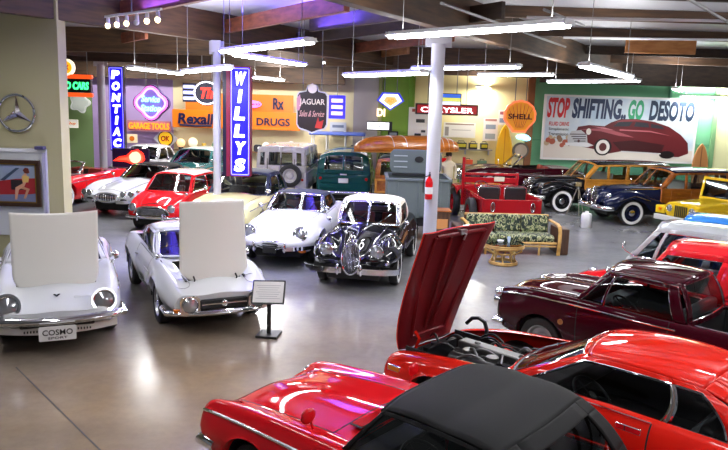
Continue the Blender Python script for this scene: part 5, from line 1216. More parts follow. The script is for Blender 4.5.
def sofa():
    t = thing('sofa', 'rattan sofa with green tropical-print cushions, in front of the red open truck', 'sofa', (3.28, 15.65, 0), R(3)); W = 1.95
    mb = MB(); mb.box((0, .0, .26), (W, .72, .05)); mb.box((0, .34, .52), (W, .05, .5)); mb.build('frame', CANE, t, bevel=.01)
    mb = MB(); mb.tube([(-W / 2, .36, .79), (W / 2, .36, .79)], .028, 10); mb.tube([(-W / 2, -.36, .27), (W / 2, -.36, .27)], .028, 10); mb.tube([(-W / 2, -.36, .20), (W / 2, -.36, .20)], .02, 10)
    for x in (-.6, 0, .6): mb.tube([(x, -.36, .27), (x, -.34, 0.0)], .024, 8)
    mb.build('rattan_rail', RAT, t)
    for s in (-1, 1):
        mb = MB(); x = s * (W / 2 + .03)
        mb.box((s * (W / 2 + .18), .02, .30), (.22, .70, .58)); o = mb.build('arm_panel', CANE, t, bevel=.02)
        mb = MB()
        for k in range(4):
            xx = x + s * k * .012
            mb.tube([(xx, -.38, .01), (xx - .0, -.42, .3), (xx, -.42, .52), (xx, -.36, .64), (xx, -.2, .68), (xx, .36, .68)], .024, 8)
        mb.build('arm_rail', RAT, o)
    for k in range(3):
        x = (k - 1) * .63; mb = MB(); mb.box((x, -.03, .36), (.61, .66, .16)); mb.build('seat_cushion', PRINT, t, bevel=.05, seg=3)
        mb = MB(); M = rotm(Vector((x, .25, .44)), 'X', -.14); mb.box((x, .24, .62), (.61, .15, .38), 0, M); mb.build('back_cushion', PRINT, t, bevel=.05, seg=3)
sofa()
def table():
    c = atz(503, 264, 0); t = thing('coffee_table', 'round rattan coffee table with glass top in front of the print sofa', 'table', (c.x, c.y, 0)); r = .40
    mb = MB()
    for z, q in ((.42, r), (.38, r * 1.0), (.24, r * .55), (.03, r * .7), (.06, r * .68)): mb.tube([(q * math.cos(2 * PI * k / 32), q * math.sin(2 * PI * k / 32), z) for k in range(32)], .02, 8, closed=True)
    mb.build('rattan_ring', RAT, t)
    for k in range(8):
        a = 2 * PI * k / 8; mb = MB(); mb.tube([(r * math.cos(a), r * math.sin(a), .40), (r * .97 * math.cos(a + .2), r * .97 * math.sin(a + .2), .32), (r * .55 * math.cos(a + .4), r * .55 * math.sin(a + .4), .22), (r * .55 * math.cos(a + .5), r * .55 * math.sin(a + .5), .14), (r * .7 * math.cos(a + .6), r * .7 * math.sin(a + .6), .02)], .017, 8); mb.build('leg', RAT, t)
    mb = MB(); mb.cyl((0, 0, .446), r + .01, .012, 40); mb.build('glass_top', glass('table_glass', (.8, .86, .86)), t)
    for (dx, dy, rr, h, m, nm, lb, ct) in ((-.08, .02, .07, .05, pm('porcelain', (.75, .75, .78), .3), 'bowl', 'small pale bowl on the left of the glass rattan table top', 'bowl'), (.1, .05, .035, .12, pm('blue_glass', (.5, .6, .75), .15), 'vase', 'small bluish vase on the glass rattan table top', 'vase')):
        o = MB().lathe([(0, 0), (rr * .6, 0), (rr, h * .7), (rr * .95, h), (rr * .85, h * .75), (0, .01)], 18).build(nm, m, None, loc=(c.x + dx, c.y + dy, .4525)); tag(o, lb, ct)
table()
# ------------------------------------------------------------------ small things on the floor
def cabinet():
    t = thing('side_cabinet', 'slim dark brown cabinet with orange card, between white column and sofa', 'cabinet', (1.72, 15.6, 0)); mb = MB(); mb.box((0, 0, .46), (.34, .4, .88)); mb.build('case', CANE, t, bevel=.01); mb = MB(); mb.box((0, 0, .91), (.4, .46, .03)); mb.build('cabinet_top', WOODP, t, bevel=.005)
    mb = MB(); mb.box((.0, -.205, .62), (.26, .012, .22)); mb.build('orange_card', pm('orange_card', '#c98a4a', .6), t)
    mb = MB(); mb.box((0, 0, .01), (.3, .36, .02)); mb.build('plinth', BLACK, t)
cabinet()
def sign_stand():
    c = atz(266, 332); c.x += .06; c.y -= .15; t = thing('sign_stand', 'tilted white information sign on a black floor post by the white coupe', 'sign stand', (c.x, c.y, 0), R(-8))
    mb = MB(); mb.box((0, 0, .02), (.30, .30, .035)); mb.build('base_plate', BLACK, t, bevel=.008); mb = MB(); mb.box((0, .0, .30), (.05, .05, .55)); mb.build('post', BLACK, t, bevel=.004)
    M = Matrix.Translation((0, -.02, .62)) @ Matrix.Rotation(R(-3), 4, 'Y') @ Matrix.Rotation(R(62), 4, 'X'); mb = MB(); mb.prism(rrect(.46, .33, .012), .02, 0, M); o = mb.build('sign_frame', BLACK, t); mb = MB(); mb.prism(rrect(.42, .29, .006), .006, 0, M, .018); mb.build('sign_sheet', pm('paper', (.82, .82, .82), .35), o)
    ln = MB()
    for k in range(7): ln.box((0, .09 - k * .03, .0247), (.34 - (k % 3) * .04, .006, .001), 0, M)
    ln.build('printed_line', pm('grey_print', (.45, .45, .48), .6), o)
sign_stand()
def tripod():
    t = thing('camera_tripod', 'old wooden tripod with camera standing before the black wagon', 'tripod', (6.6, 21.75, 0))
    for k in range(3): a = 2 * PI * k / 3 + .5; mb = MB(); mb.tube([(.03 * math.cos(a), .03 * math.sin(a), .82), (.30 * math.cos(a), .30 * math.sin(a), 0.0)], .016, 6); mb.build('leg', pm('tripod_wood', '#8f8778', .5), t)
    mb = MB(); mb.cyl((0, 0, .84), .05, .06); mb.build('head', STEEL, t); mb = MB(); mb.box((0, 0, .94), (.16, .12, .13)); mb.cyl((0, -.1, .94), .04, .09, 16, 0, 'y'); mb.build('camera', pm('tripod_camera', '#8a7a52', .4), t, bevel=.01)
tripod()
o = MB().lathe([(0, 0), (.13, 0), (.14, .02), (.14, .36), (.12, .40), (.05, .42), (.05, .46), (0, .46)], 20).build('jug', pm('white_jug', (.75, .75, .75), .5), loc=(6.15, 19.3, 0)); tag(o, 'white plastic jug on the floor by the chrome bumper of the navy wagon', 'jug')
def extinguisher():
    c = at(428, 190, 12.6); t = thing('fire_extinguisher', 'red fire extinguisher with black hose hung on the white column', 'fire extinguisher', (1.27 - .09, 12.40, 1.50))
    mb = MB(); mb.lathe([(0, 0), (.058, 0), (.066, .02), (.066, .3), (.05, .36), (.022, .39), (.022, .42), (0, .42)], 20); mb.build('cylinder', RED, t)
    mb = MB(); mb.lathe([(.0675, .10), (.0675, .22)], 20); mb.build('label_band', WHITEP, t)
    mb = MB(); mb.box((.0, -.02, .44), (.03, .14, .03)); mb.box((0, -.02, .475), (.025, .12, .015)); mb.build('valve', BLACK, t); mb = MB(); mb.tube([(0, -.05, .43), (-.09, -.05, .40), (-.11, -.04, .28), (-.10, -.03, .12)], .012, 8); mb.build('hose', BLACK, t)
    mb = MB(); mb.box((.01, .065, .2), (.05, .03, .1)); mb.build('bracket', STEEL, t)
    t.location = (CX1 - .07, 12.6 - .215, 1.56)
CX1 = at(435, 120, 12.6).x
extinguisher()
def person():
    x, y = 2.62, 22.4; s = 1.0
    V = [(0, 0, .95), (0, 0, 1.18), (0, 0, 1.40), (0, 0, 1.50), (0, -.01, 1.60), (0, -.01, 1.72), (.10, 0, .90), (.11, -.02, .50), (.11, 0, .08), (.12, -.13, .03), (-.10, 0, .90), (-.11, -.02, .50), (-.11, 0, .08), (-.12, -.13, .03), (.19, 0, 1.40), (.25, .03, 1.14), (.22, -.12, .95), (.20, -.19, .93), (-.19, 0, 1.40), (-.25, .03, 1.14), (-.22, -.12, .95), (-.2, -.19, .93)]
    Ed = [(0, 1), (1, 2), (2, 3), (3, 4), (4, 5), (0, 6), (6, 7), (7, 8), (8, 9), (0, 10), (10, 11), (11, 12), (12, 13), (2, 14), (14, 15), (15, 16), (16, 17), (2, 18), (18, 19), (19, 20), (20, 21)]
    Rr = [.15, .14, .16, .06, .085, .08, .10, .075, .05, .04, .10, .075, .05, .04, .07, .05, .04, .035, .07, .05, .04, .035]
    me = bpy.data.meshes.new('person_body'); me.from_pydata(V, Ed, []); o = bpy.data.objects.new('person', me); COL.objects.link(o); o.location = (x, y, 0)
    bm = bmesh.new(); bm.from_mesh(me); ly = bm.verts.layers.skin.verify(); bm.verts.ensure_lookup_table()
    for i, r in enumerate(Rr): bm.verts[i][ly].radius = (r, r * .8); bm.verts[i][ly].use_root = (i == 0)
    bm.to_mesh(me); bm.free()
    o.modifiers.new('skin', 'SKIN'); sb = o.modifiers.new('sub', 'SUBSURF'); sb.levels = sb.render_levels = 1
    dg = bpy.context.evaluated_depsgraph_get(); nm = bpy.data.meshes.new_from_object(o.evaluated_get(dg)); o.modifiers.clear(); o.data = nm
    mats = [pm('cream_jacket', '#cfc3a4', .8), pm('dark_trousers', '#3c3a3c', .8), pm('skin', '#c99b80', .6)]
    nm.materials.clear()
    for m in mats: nm.materials.append(m)
    for p in nm.polygons:
        z = p.center.z; p.material_index = 2 if z > 1.49 or (z < .96 and p.center.y < -.10 and z > .6) else (1 if z < .93 else 0); p.use_smooth = True
    h = MB(); h.ell((0, .015, 1.70), .10, .11, .10, 16, 10); h.build('hair', pm('brown_hair', '#3a2a20', .7), o)
    fc = MB(); fc.ell((0, -.105, 1.645), .014, .03, .022, 8, 6); 
    for s_ in (1, -1): fc.ell((s_ * .035, -.085, 1.67), .012, .008, .006, 8, 6, 1); fc.ell((s_ * .09, .0, 1.65), .015, .02, .03, 8, 6)
    fc.build('face', [mats[2], BLACK], o)
    tag(o, 'person in cream jacket standing at the back, right of the column', 'person')
person()
# ------------------------------------------------------------------ signs, pictures and shelves
def em(name, c, s): return pm('neon_' + name, c, .4, emit=c, estr=s)
NW = em('white', '#f4f6ff', 3.0); NP = em('pink', '#ff5fd0', 3.0); NR = em('red', '#ff2a1a', 2.6); NB = em('blue', '#4a5cff', 3.2); NG = em('green', '#3fff8a', 2.6); NO = em('orange', '#ff7a1a', 2.2); NC = em('cyan', '#8fe8ff', 3.0); NY = em('yellow', '#ffd23a', 2.0)
BLUEB = pm('lit_blue_panel', '#1408c8', .35, emit='#1a08d8', estr=.9); ORANGE = pm('orange_enamel', '#e8780c', .4); ORANGEN = pm('navy_enamel', '#12123f', .4)
class Board:
    """flat board seen between pixel corners at depth Y, facing the aisle; local XY plane in metres, origin at centre"""
    def __init__(s, x0, y0, x1, y1, Y, rz=0):
        a, b = at(x0, y0, Y), at(x1, y1, Y); s.c = (a + b) / 2; s.w = abs(b.x - a.x); s.h = abs(a.z - b.z); s.rz = rz
    def thing(s, name, label, cat='sign', group=None): 
        s.t = thing(name, label, cat, s.c, s.rz, group); return s.t
    M = Matrix.Rotation(PI / 2, 4, 'X')
def rods(t, xs, z0, zt, y=0, r=.008, name='hanger', m=None):
    for x in xs: MB().tube([(x, y, z0), (x, y, zt)], r, 6).build(name, m or WIRE, t)
M0 = Matrix.Rotation(PI / 2, 4, 'X')      # board plane -> vertical, facing -Y; local z = towards the viewer
CEIL = ZC - .01
def vertical_sign(px0, py0, px1, py1, Y, word, label, depth, side=None, rz=0, arm=None):
    b = Board(px0, py0, px1, py1, Y, rz); t = b.thing('vertical_neon_sign', label, 'neon sign')
    mb = MB(); mb.prism(rrect(b.w, b.h, .02), depth, 0, M0, -depth); mb.build('sign_box', side or pm('sign_side', '#10082a', .4), t, bevel=.005)
    mb = MB(); mb.prism(rrect(b.w * .92, b.h * .98, .02), .01, 0, M0, 0); mb.build('lit_face', BLUEB, t)
    mb = MB(); P = rrect(b.w * .86, b.h * .96, .03); mb.tube([M0 @ Vector((p[0], p[1], .015)) for p in P], .010, 6, closed=True); mb.build('neon_border', em('softblue', '#8f8aff', 1.6), t)
    n = len(word); st = b.h * .94 / n
    for i, ch in enumerate(word):
        mb = MB(); text_mb(mb, ch, 0, b.h * .47 - st * (i + .5), b.w * (.52 if ch != 'I' else .16), st * .76, .01, .03, 0, M0, .05, .14); mb.build('letter', NW, t)
    if arm: 
        mb = MB(); 
        for z in (b.h * .38, -b.h * .38): mb.tube([(-b.w / 2, .1, z), (arm, .1, z)], .022, 6)
        mb.build('bracket', STEEL, t)
    return t, b
vertical_sign(108, 66, 125, 151, 24.6, 'PONTIAC', 'tall dark blue vertical neon sign beside the far left column', .22, arm=-.42)
t, b = vertical_sign(230, 66, 250, 177, 16.2, 'WILLYS', 'tall bright blue vertical neon sign with red side, in front of the second column', .30, pm('sign_side_red', '#7a1436', .4), arm=-.30)
mb = MB(); mb.box((-b.w / 2 - .09, .18, 0), (.17, .3, b.h)); mb.box((-b.w / 2 - .05, .02, 0), (.08, .012, b.h), 1); mb.build('side_panel', [pm('sign_side', '#10082a', .4), pm('sign_side_red', '#7a1436', .4)], t)
# shield shaped hanging sign
b = Board(297, 83, 327, 134, 17); t = b.thing('hanging_sign', 'dark shield-shaped sign hanging on two rods over the green wagon', 'sign')
w, h = b.w, b.h
def jag(k): return [(x * k, y * k) for x, y in [(-.5 * w, .27 * h), (-.44 * w, .33 * h), (-.20 * w, .36 * h), (-.16 * w, .46 * h), (0, .5 * h), (.16 * w, .46 * h), (.20 * w, .36 * h), (.44 * w, .33 * h), (.5 * w, .27 * h), (.5 * w, -.33 * h), (.42 * w, -.41 * h), (.16 * w, -.46 * h), (0, -.5 * h), (-.16 * w, -.46 * h), (-.42 * w, -.41 * h), (-.5 * w, -.33 * h)]]
MB().prism(jag(1), .08, 0, M0, -.08).build('sign_edge', pm('sign_rim', (.6, .6, .62), .35), t); MB().prism(jag(.94), .006, 0, M0, 0).build('sign_face', pm('sign_face_brown', '#241416', .4), t)
for s, w2, y, hh, m in (('JAGUAR', .82, .12, .15, pm('sign_ivory', '#e8dcc8', .4)), ('Sales & Service', .80, -.10, .12, pm('sign_pale_pink', '#e0a8a0', .4))):
    mb = MB(); text_mb(mb, s, 0, y * h, w * w2, hh * h, .006, .008, 0, M0, .012 if s[0] == 'J' else 0, 0 if s[0] == 'J' else .25); mb.build('lettering', m, t)
mb = MB(); mb.prism(disc(.075 * w / .5), .01, 0, M0 @ Matrix.Translation((0, .40 * h, .006))); mb.build('crest', pm('sign_ivory', '#e8dcc8', .4), t)
mb = MB(); mb.prism([(.1 * w, -.38 * h), (.32 * w, -.40 * h), (.38 * w, -.22 * h), (.24 * w, -.26 * h), (.2 * w, -.16 * h)], .008, 0, M0, .006); mb.build('red_flash', pm('sign_red_flash', '#c0302a', .4), t)
mb = MB(); mb.prism([(-.5 * w, .2 * h), (-.40 * w, .28 * h), (-.34 * w, .1 * h), (-.42 * w, -.05 * h), (-.5 * w, -.02 * h)], .007, 0, M0, .006); mb.build('painted_reflection', pm('sign_reflection_pink', '#c88a9a', .4), t)  # reflection across the first letter, coloured on as a pink patch
rods(t, (-.3 * w, .3 * w), .36 * h, CEIL - b.c.z, -.0, .010)
# drug store sign on the back wall: two tiers
Y = 27.6
b = Board(172, 109, 300, 131, Y); t = b.thing('shop_sign', 'long orange two-tier drug-store sign with navy letters DRUGS on the back wall', 'sign')
MB().prism(rrect(b.w, b.h, .02), .12, 0, M0, -.12).build('sign_panel', ORANGE, t, bevel=.01)
up = b.h * .5 + .33; MB().prism(rrect(b.w * .84, .66, .02, cx=.12), .10, 0, M0 @ Matrix.Translation((0, up, 0)), -.12).build('upper_panel', pm('orange_red_enamel', '#e0701c', .4), t, bevel=.01)
for s, cx, cy, w_, h_, m, bo in (('Rexall', -b.w * .315, 0, b.w * .27, b.h * .60, ORANGEN, .03), ('DRUGS', b.w * .29, -.03, b.w * .26, b.h * .42, ORANGEN, .02), ('Rx', b.w * .33, up, .42, .44, ORANGEN, .03)):
    mb = MB(); text_mb(mb, s, cx, cy, w_, h_, .0, .03, 0, M0, bo, .1 if s == 'Rexall' else 0); mb.build('lettering', m, t)
mb = MB(); mb.tube([M0 @ Vector((-b.w * .44, -b.h * .36, .03)), M0 @ Vector((-b.w * .32, -b.h * .40, .03)), M0 @ Vector((-b.w * .19, -b.h * .36, .03))], .04, 8); mb.build('underline', ORANGEN, t)
mb = MB(); text_mb(mb, 'REGISTERED', -.85, up + .02, 1.1, .2, 0, .02, 0, M0, .01); 
mb = MB()
for k in range(3): mb.tube([M0 @ Vector((.55 + .42 * math.cos(a / 6 * PI) * (1 - k * .25), up + .12 * math.sin(a / 6 * PI) * (1 - k * .25) - .05, .05)) for a in range(13)], .02, 6)
mb.build('neon_wing', NP, t)
mb = MB(); mb.ell(tuple(M0 @ Vector((b.w * .06, -.05, .05))), .34, .05, .30, 20, 10); mb.build('white_disc', WHITEP, t); mb = MB(); mb.prism([(-.16, .16), (.2, .0), (-.16, -.16)], .03, 0, M0 @ Matrix.Translation((b.w * .06, -.05, .1))); mb.build('arrow', em('darkred', '#a01050', .6), t)
for s in (-1, 1): MB().box((s * b.w * .4, .25, 0), (.06, .45, .06)).build('bracket', STEEL, t)
# OK diamond
b = Board(153, 126, 178, 151, 28.08); t = b.thing('diamond_sign', 'white diamond sign with yellow disc reading OK on the back wall', 'sign'); r = b.w / 2
MB().prism([(r, 0), (0, r), (-r, 0), (0, -r)], .05, 0, M0, -.05).build('diamond', pm('white_enamel', '#dcdce4', .4), t); MB().prism(disc(r * .62), .012, 0, M0).build('black_ring', BLACK, t); MB().prism(disc(r * .54), .02, 0, M0).build('disc', em('yellowdisc', '#f0b81e', .5), t)
mb = MB(); text_mb(mb, 'OK', 0, 0, r * .72, r * .44, .02, .012, 0, M0, .03, .1); mb.build('lettering', pm('sign_red', '#b0120e', .4), t); MB().box((0, .08, 0), (.06, .07, .06)).build('bracket', STEEL, t)
# pink quatrefoil neon
b = Board(134, 85, 168, 121, 25.6); t = b.thing('quatrefoil_neon', 'pink-edged quatrefoil neon sign with pale blue script on the lilac wall', 'neon sign'); r = b.h / 2
def quat(k, n=72): return [(k * r * (.90 + .10 * math.cos(4 * a)) * math.cos(a), k * r * (.90 + .10 * math.cos(4 * a)) * math.sin(a)) for a in [2 * PI * i / n for i in range(n)]]
MB().prism(quat(1.06), .2, 0, M0, -.2).build('sign_box', pm('sign_lilac_box', '#4a3a78', .5), t); MB().prism(quat(.98), .01, 0, M0).build('sign_face', pm('sign_lilac_face', '#9a86d8', .5, emit='#8a7ae0', estr=.5), t)
for k, m in ((.92, NP), (.84, em('palepink', '#ffb0ee', 2))): MB().tube([M0 @ Vector((p[0], p[1], .03)) for p in quat(k)], .035, 6, closed=True).build('neon_border', m, t)
for s, y, w_ in (('Service', .18, 1.05), ('Station', -.22, 1.15)):
    mb = MB(); text_mb(mb, s, 0, y * r * 1.3, w_ * r, r * .36, .02, .03, 0, M0, .02, .2); mb.build('neon_script', NC, t)
rods(t, (-.2, .2), r * .9, CEIL - b.c.z, .1, .015)
b = Board(127, 120, 171, 132, 27.9); t = b.thing('letter_board', 'long board of orange lit letters below the pink quatrefoil neon', 'sign'); MB().prism(rrect(b.w, b.h, .02), .06, 0, M0, -.06).build('board', pm('sign_peach', '#b07a86', .5), t)
mb = MB(); text_mb(mb, 'GARAGE TOOLS', 0, 0, b.w * .92, b.h * .6, 0, .04, 0, M0, .03); mb.build('lettering', NO, t); MB().box((0, .11, 0), (.1, .22, .1)).build('bracket', STEEL, t)
b = Board(127, 134, 137, 143, 27.9); t = b.thing('small_sign', 'small square cream sign with orange figure left of the diamond sign', 'sign'); MB().prism(rrect(b.w, b.h, .02), .08, 0, M0, -.08).build('board', pm('sign_cream', '#e8d8b0', .5, emit='#e8d8b0', estr=.3), t); MB().prism(disc(b.w * .25), .02, 0, M0).build('figure', ORANGE, t); MB().box((0, .13, 0), (.05, .2, .05)).build('bracket', STEEL, t)
# firebird style flame sign on the floor board
b = Board(112, 148, 149, 168, 24.25); t = b.thing('flame_neon', 'dark board with glowing orange-red flame outline below the leftmost tall blue sign', 'neon sign'); z0 = -b.c.z
MB().prism(rrect(b.w, b.h, .03), .12, 0, M0, -.12).build('board', pm('sign_navy_board', '#141040', .4), t)
fl = [(-.48, -.12), (-.30, .02), (-.10, .06), (.05, .25), (.22, .30), (.36, .18), (.40, -.02), (.30, -.2), (.1, -.22), (-.1, -.12), (-.3, -.1)]
MB().prism([(p[0] * b.w * .95, p[1] * b.h * 1.4) for p in fl], .01, 0, M0).build('flame', em('flamefill', '#ff6a4a', .9), t); MB().tube([M0 @ Vector((p[0] * b.w * .95, p[1] * b.h * 1.4, .03)) for p in fl], .03, 6, closed=True).build('neon_outline', NR, t)
MB().prism(disc(.2, 24, b.w * .13, .03), .03, 0, M0).build('flame_eye', em('peach', '#ffc8a8', 1.5), t)
for s in (-1, 1): MB().box((s * b.w * .4, .06, (-b.h / 2 + z0) / 2), (.06, .06, b.c.z - b.h / 2)).build('stand_leg', STEEL, t)
# used-car neon with round top
b = Board(52, 78, 91, 93, 22.5); t = b.thing('neon_sign', 'black neon sign with green USED CARS letters and round OK emblem', 'neon sign')
MB().prism(rrect(b.w, b.h, .03), .15, 0, M0, -.15).build('board', pm('sign_black_board', '#0c1014', .4), t); mb = MB(); text_mb(mb, 'USED CARS', .02, 0, b.w * .86, b.h * .56, 0, .03, 0, M0, .03, .08); mb.build('lettering', NG, t)
for s in (-1, 1): MB().prism(rrect(b.w * 1.08, b.h * .3, .05, cy=s * b.h * .66), .12, 0, M0, -.1).build('orange_band', em('orangeband', '#ff5a1e', .9), t)
R_ = b.h * .62; MB().prism(disc(R_, 30, -b.w * .13, b.h * 1.30), .12, 0, M0, -.1).build('emblem_rim', em('whiterim', '#fff2d8', 1.2), t); MB().prism(disc(R_ * .74, 30, -b.w * .13, b.h * 1.30), .04, 0, M0).build('emblem', em('amberdisc', '#ffb01e', 1.0), t); mb = MB(); text_mb(mb, 'OK', -b.w * .13, b.h * 1.30, R_ * .9, R_ * .56, .04, .02, 0, M0, .03, .1); mb.build('emblem_lettering', pm('sign_red', '#b0120e', .4), t)
rods(t, (-b.w * .35, b.w * .4), b.h * .7, CEIL - b.c.z, .06, .012)
b = Board(68, 91, 91, 114, 27.6); t = b.thing('cutout_sign', 'white cloud-shaped cutout sign on the green wall below the USED CARS neon', 'sign'); n = 40
MB().prism([(b.w * .5 * (.86 + .14 * math.cos(5 * a)) * math.cos(a), b.h * .5 * (.86 + .14 * math.cos(5 * a)) * math.sin(a)) for a in [2 * PI * i / n for i in range(n)]], .06, 0, M0, -.06).build('panel', pm('cutout_white', '#dfe4dc', .5), t)
MB().prism([(b.w * .42 * (.86 + .14 * math.cos(5 * a)) * math.cos(a), b.h * .42 * (.86 + .14 * math.cos(5 * a)) * math.sin(a)) for a in [2 * PI * i / n for i in range(n)]], .01, 0, M0, 0).build('panel_face', pm('cutout_face', '#c4ccc0', .5), t); MB().box((0, .3, 0), (.1, .55, .1)).build('bracket', STEEL, t)
b = Board(57, 119, 78, 128, 27.9); t = b.thing('small_sign', 'small white sign with orange script on the green wall near the wall edge', 'sign'); MB().prism(rrect(b.w, b.h, .02), .05, 0, M0, -.05).build('board', pm('sign_lit_white', '#f0ecdc', .5, emit='#f0ecdc', estr=.5), t); mb = MB(); text_mb(mb, 'Auto Shop', 0, 0, b.w * .8, b.h * .5, 0, .02, 0, M0, .01, .25); mb.build('lettering', ORANGE, t); MB().box((0, .12, 0), (.1, .22, .1)).build('bracket', STEEL, t)
# oval script sign with three bars
b = Board(193, 80, 220, 106, 21.5); t = b.thing('oval_sign', 'dark oval neon sign with red script and three white bars, left of second column', 'neon sign')
MB().prism(disc(1, 40, 0, 0, b.w / 2, b.h / 2), .14, 0, M0, -.14).build('sign_box', pm('sign_oval', '#101638', .4), t); MB().tube([M0 @ Vector((p[0], p[1], .02)) for p in disc(1, 48, 0, 0, b.w * .45, b.h * .44)], .02, 6, closed=True).build('neon_border', NW, t)
mb = MB(); text_mb(mb, 'Th', 0, 0, b.w * .5, b.h * .44, 0, .03, 0, M0, .04, .25); mb.build('neon_script', NR, t)
for k in (-1, 0, 1): MB().prism(rrect(.34, .10, .03, cx=-b.w * .5 - .12, cy=k * .17), .05, 0, M0).build('bar', em('bar', '#c8ccff', 1.0), t)
mb = MB(); mb.box((-b.w * .5 - .12, .06, 0), (.4, .08, .56)); mb.build('bar_backing', pm('sign_oval', '#101638', .4), t); rods(t, (-.15, .15), b.h * .45, CEIL - b.c.z, .07, .015)
# signs around the yellow workshop wall
b = Board(329, 95, 345, 119, 27.0); t = b.thing('lit_box_sign', 'violet-blue lit box sign right of the dark shield sign', 'sign'); MB().prism(rrect(b.w, b.h, .02), .2, 0, M0, -.2).build('sign_box', pm('sign_blue_box', '#2a22a0', .4, emit='#3a30e0', estr=.9), t)
for k in range(3): MB().prism(rrect(b.w * .7, b.h * .16, .02, cy=b.h * (.27 - k * .27)), .01, 0, M0).build('lit_band', em('violetband', '#c8b0ff', 1.2), t)
rods(t, (0,), b.h * .5, CEIL - b.c.z, .1, .015)
b = Board(377, 92, 404, 111, 23.0); t = b.thing('pentagon_neon', 'five-sided white and blue neon sign with orange letters left of white column', 'neon sign'); w, h = b.w / 2, b.h / 2
pg = lambda k: [(-.62 * w * k, h * k), (.62 * w * k, h * k), (w * k, .1 * h * k), (0, -h * k), (-w * k, .1 * h * k)]
MB().prism(pg(1), .12, 0, M0, -.12).build('sign_box', em('bluebox', '#3a40d0', .7), t); MB().prism(pg(.82), .012, 0, M0).build('white_field', em('whitefield', '#f4f4ff', 1.4), t); MB().prism(pg(.52), .02, 0, M0).build('centre_field', em('peachfield', '#ffc070', .8), t)
mb = MB(); text_mb(mb, 'AD', 0, .1 * h, w * .5, h * .4, .02, .01, 0, M0, .03); mb.build('lettering', NO, t); rods(t, (-.2, .2), h * .9, CEIL - b.c.z, .06, .012)
b = Board(367, 121, 392, 131, 27.0); t = b.thing('lit_box_sign', 'long white lit sign with black end on the green wall above the canoe', 'sign'); MB().prism(rrect(b.w, b.h, .02), .16, 0, M0, -.16).build('sign_box', BLACK, t); MB().prism(rrect(b.w * .86, b.h * .78, .01, cx=-.05), .01, 0, M0).build('lit_face', em('signwhite', '#f4f4f8', 1.2), t); mb = MB(); text_mb(mb, 'SERV  AUTO', -.05, 0, b.w * .7, b.h * .4, .01, .008, 0, M0, .01); mb.build('lettering', pm('sign_grey_text', '#6a6a72', .5), t); MB().box((0, .65, 0), (.1, 1.0, .1)).build('bracket', STEEL, t)
b = Board(377, 108, 385, 117, 28.0); t = b.thing('small_neon', 'tiny glowing cream neon letters on the green wall under the five-sided neon', 'neon sign'); mb = MB(); text_mb(mb, 'DI', 0, 0, b.w, b.h * .9, 0, .05, 0, M0, .04); mb.build('lettering', em('creamneon', '#ffe6c0', 1.6), t); MB().box((0, .10, 0), (b.w, .16, .04)).build('backing', STEEL, t)
b = Board(388, 131, 398, 139, 27.9); t = b.thing('picture', 'small black-framed picture on the green wall above the canoe', 'picture'); MB().prism(rrect(b.w, b.h, .02), .04, 0, M0, -.04).build('frame', BLACK, t); MB().prism(rrect(b.w * .7, b.h * .62, .01), .006, 0, M0).build('print', pm('print_grey', '#9aa0b0', .5), t); MB().box((0, .13, 0), (.1, .2, .06)).build('bracket', STEEL, t)
b = Board(438, 93, 461, 106, 24.4); t = b.thing('lit_box_sign', 'blue, green and white lit box sign beside the white column top', 'sign'); MB().prism(rrect(b.w, b.h, .02), .2, 0, M0, -.2).build('sign_box', BLACK, t)
for k, (c, s_) in enumerate((('#2f62d8', 'ON DUTY'), ('#d8e060', 'GENUINE'), ('#f0f4ff', 'PARTS'))):
    y = b.h * (.3 - .3 * k); o = MB().prism(rrect(b.w * .92, b.h * .27, .01, cy=y), .01, 0, M0).build('lit_band', em('band%d' % k, c, .9), t)
rods(t, (-.25, .25), b.h * .5, CEIL - b.c.z, .1, .012)
b = Board(416, 103, 478, 116, 26.0); t = b.thing('lit_box_sign', 'long red lit box sign ending in white letters, right of the white column', 'sign'); MB().prism(rrect(b.w, b.h, .02), .25, 0, M0, -.25).build('sign_box', pm('sign_dark_red', '#3a0a0c', .4), t); MB().prism(rrect(b.w * .95, b.h * .72, .01), .01, 0, M0).build('lit_face', pm('sign_red_face', '#a8141a', .4, emit='#c0181a', estr=.4), t)
mb = MB(); text_mb(mb, 'CHRYSLER', 0, -.02, b.w * .84, b.h * .46, .01, .012, 0, M0, .01); mb.build('lettering', NW, t); rods(t, (-.7, .7), b.h * .5, CEIL - b.c.z, .1, .015)
# scallop shell sign
b = Board(505, 100, 535, 133, 26.0); t = b.thing('scallop_sign', 'orange scallop-shaped sign with dark red letters left of the billboard', 'sign'); w, h = b.w / 2, b.h / 2
def shell(k, n=9):
    P = []
    for i in range(n * 6 + 1):
        a = R(-28) + R(236) * i / (n * 6); q = 1 + .035 * abs(math.sin(PI * i / 6 * 1.0)); P.append((w * k * .98 * q * math.cos(a), h * k * (.06 + .94 * q * math.sin(a))))
    return P + [(-w * .55 * k, -h * .74 * k), (-w * .40 * k, -h * 1.0 * k), (w * .40 * k, -h * 1.0 * k), (w * .55 * k, -h * .74 * k)]
MB().prism(shell(1), .14, 0, M0, -.14).build('sign_box', em('shellrim', '#ff7a48', .9), t); MB().prism(shell(.88), .02, 0, M0).build('sign_face', pm('shell_yellow', '#f0a020', .4, emit='#f09018', estr=.35), t)
mb = MB()
for k in range(-3, 4): mb.tube([M0 @ Vector((k * w * .07, -h * .7, .025)), M0 @ Vector((k * w * .16, 0, .028)), M0 @ Vector((k * w * .25, h * (.80 - .03 * k * k), .025))], .012, 5)
mb.build('rib', pm('shell_rib', '#c8701a', .5), t)
mb = MB(); text_mb(mb, 'SHELL', 0, 0, w * 1.5, h * .34, .03, .02, 0, M0, .03); mb.build('lettering', pm('sign_dark_red_text', '#5a0c08', .4), t); rods(t, (-.2, .2), h * .8, CEIL - b.c.z, .07, .015)
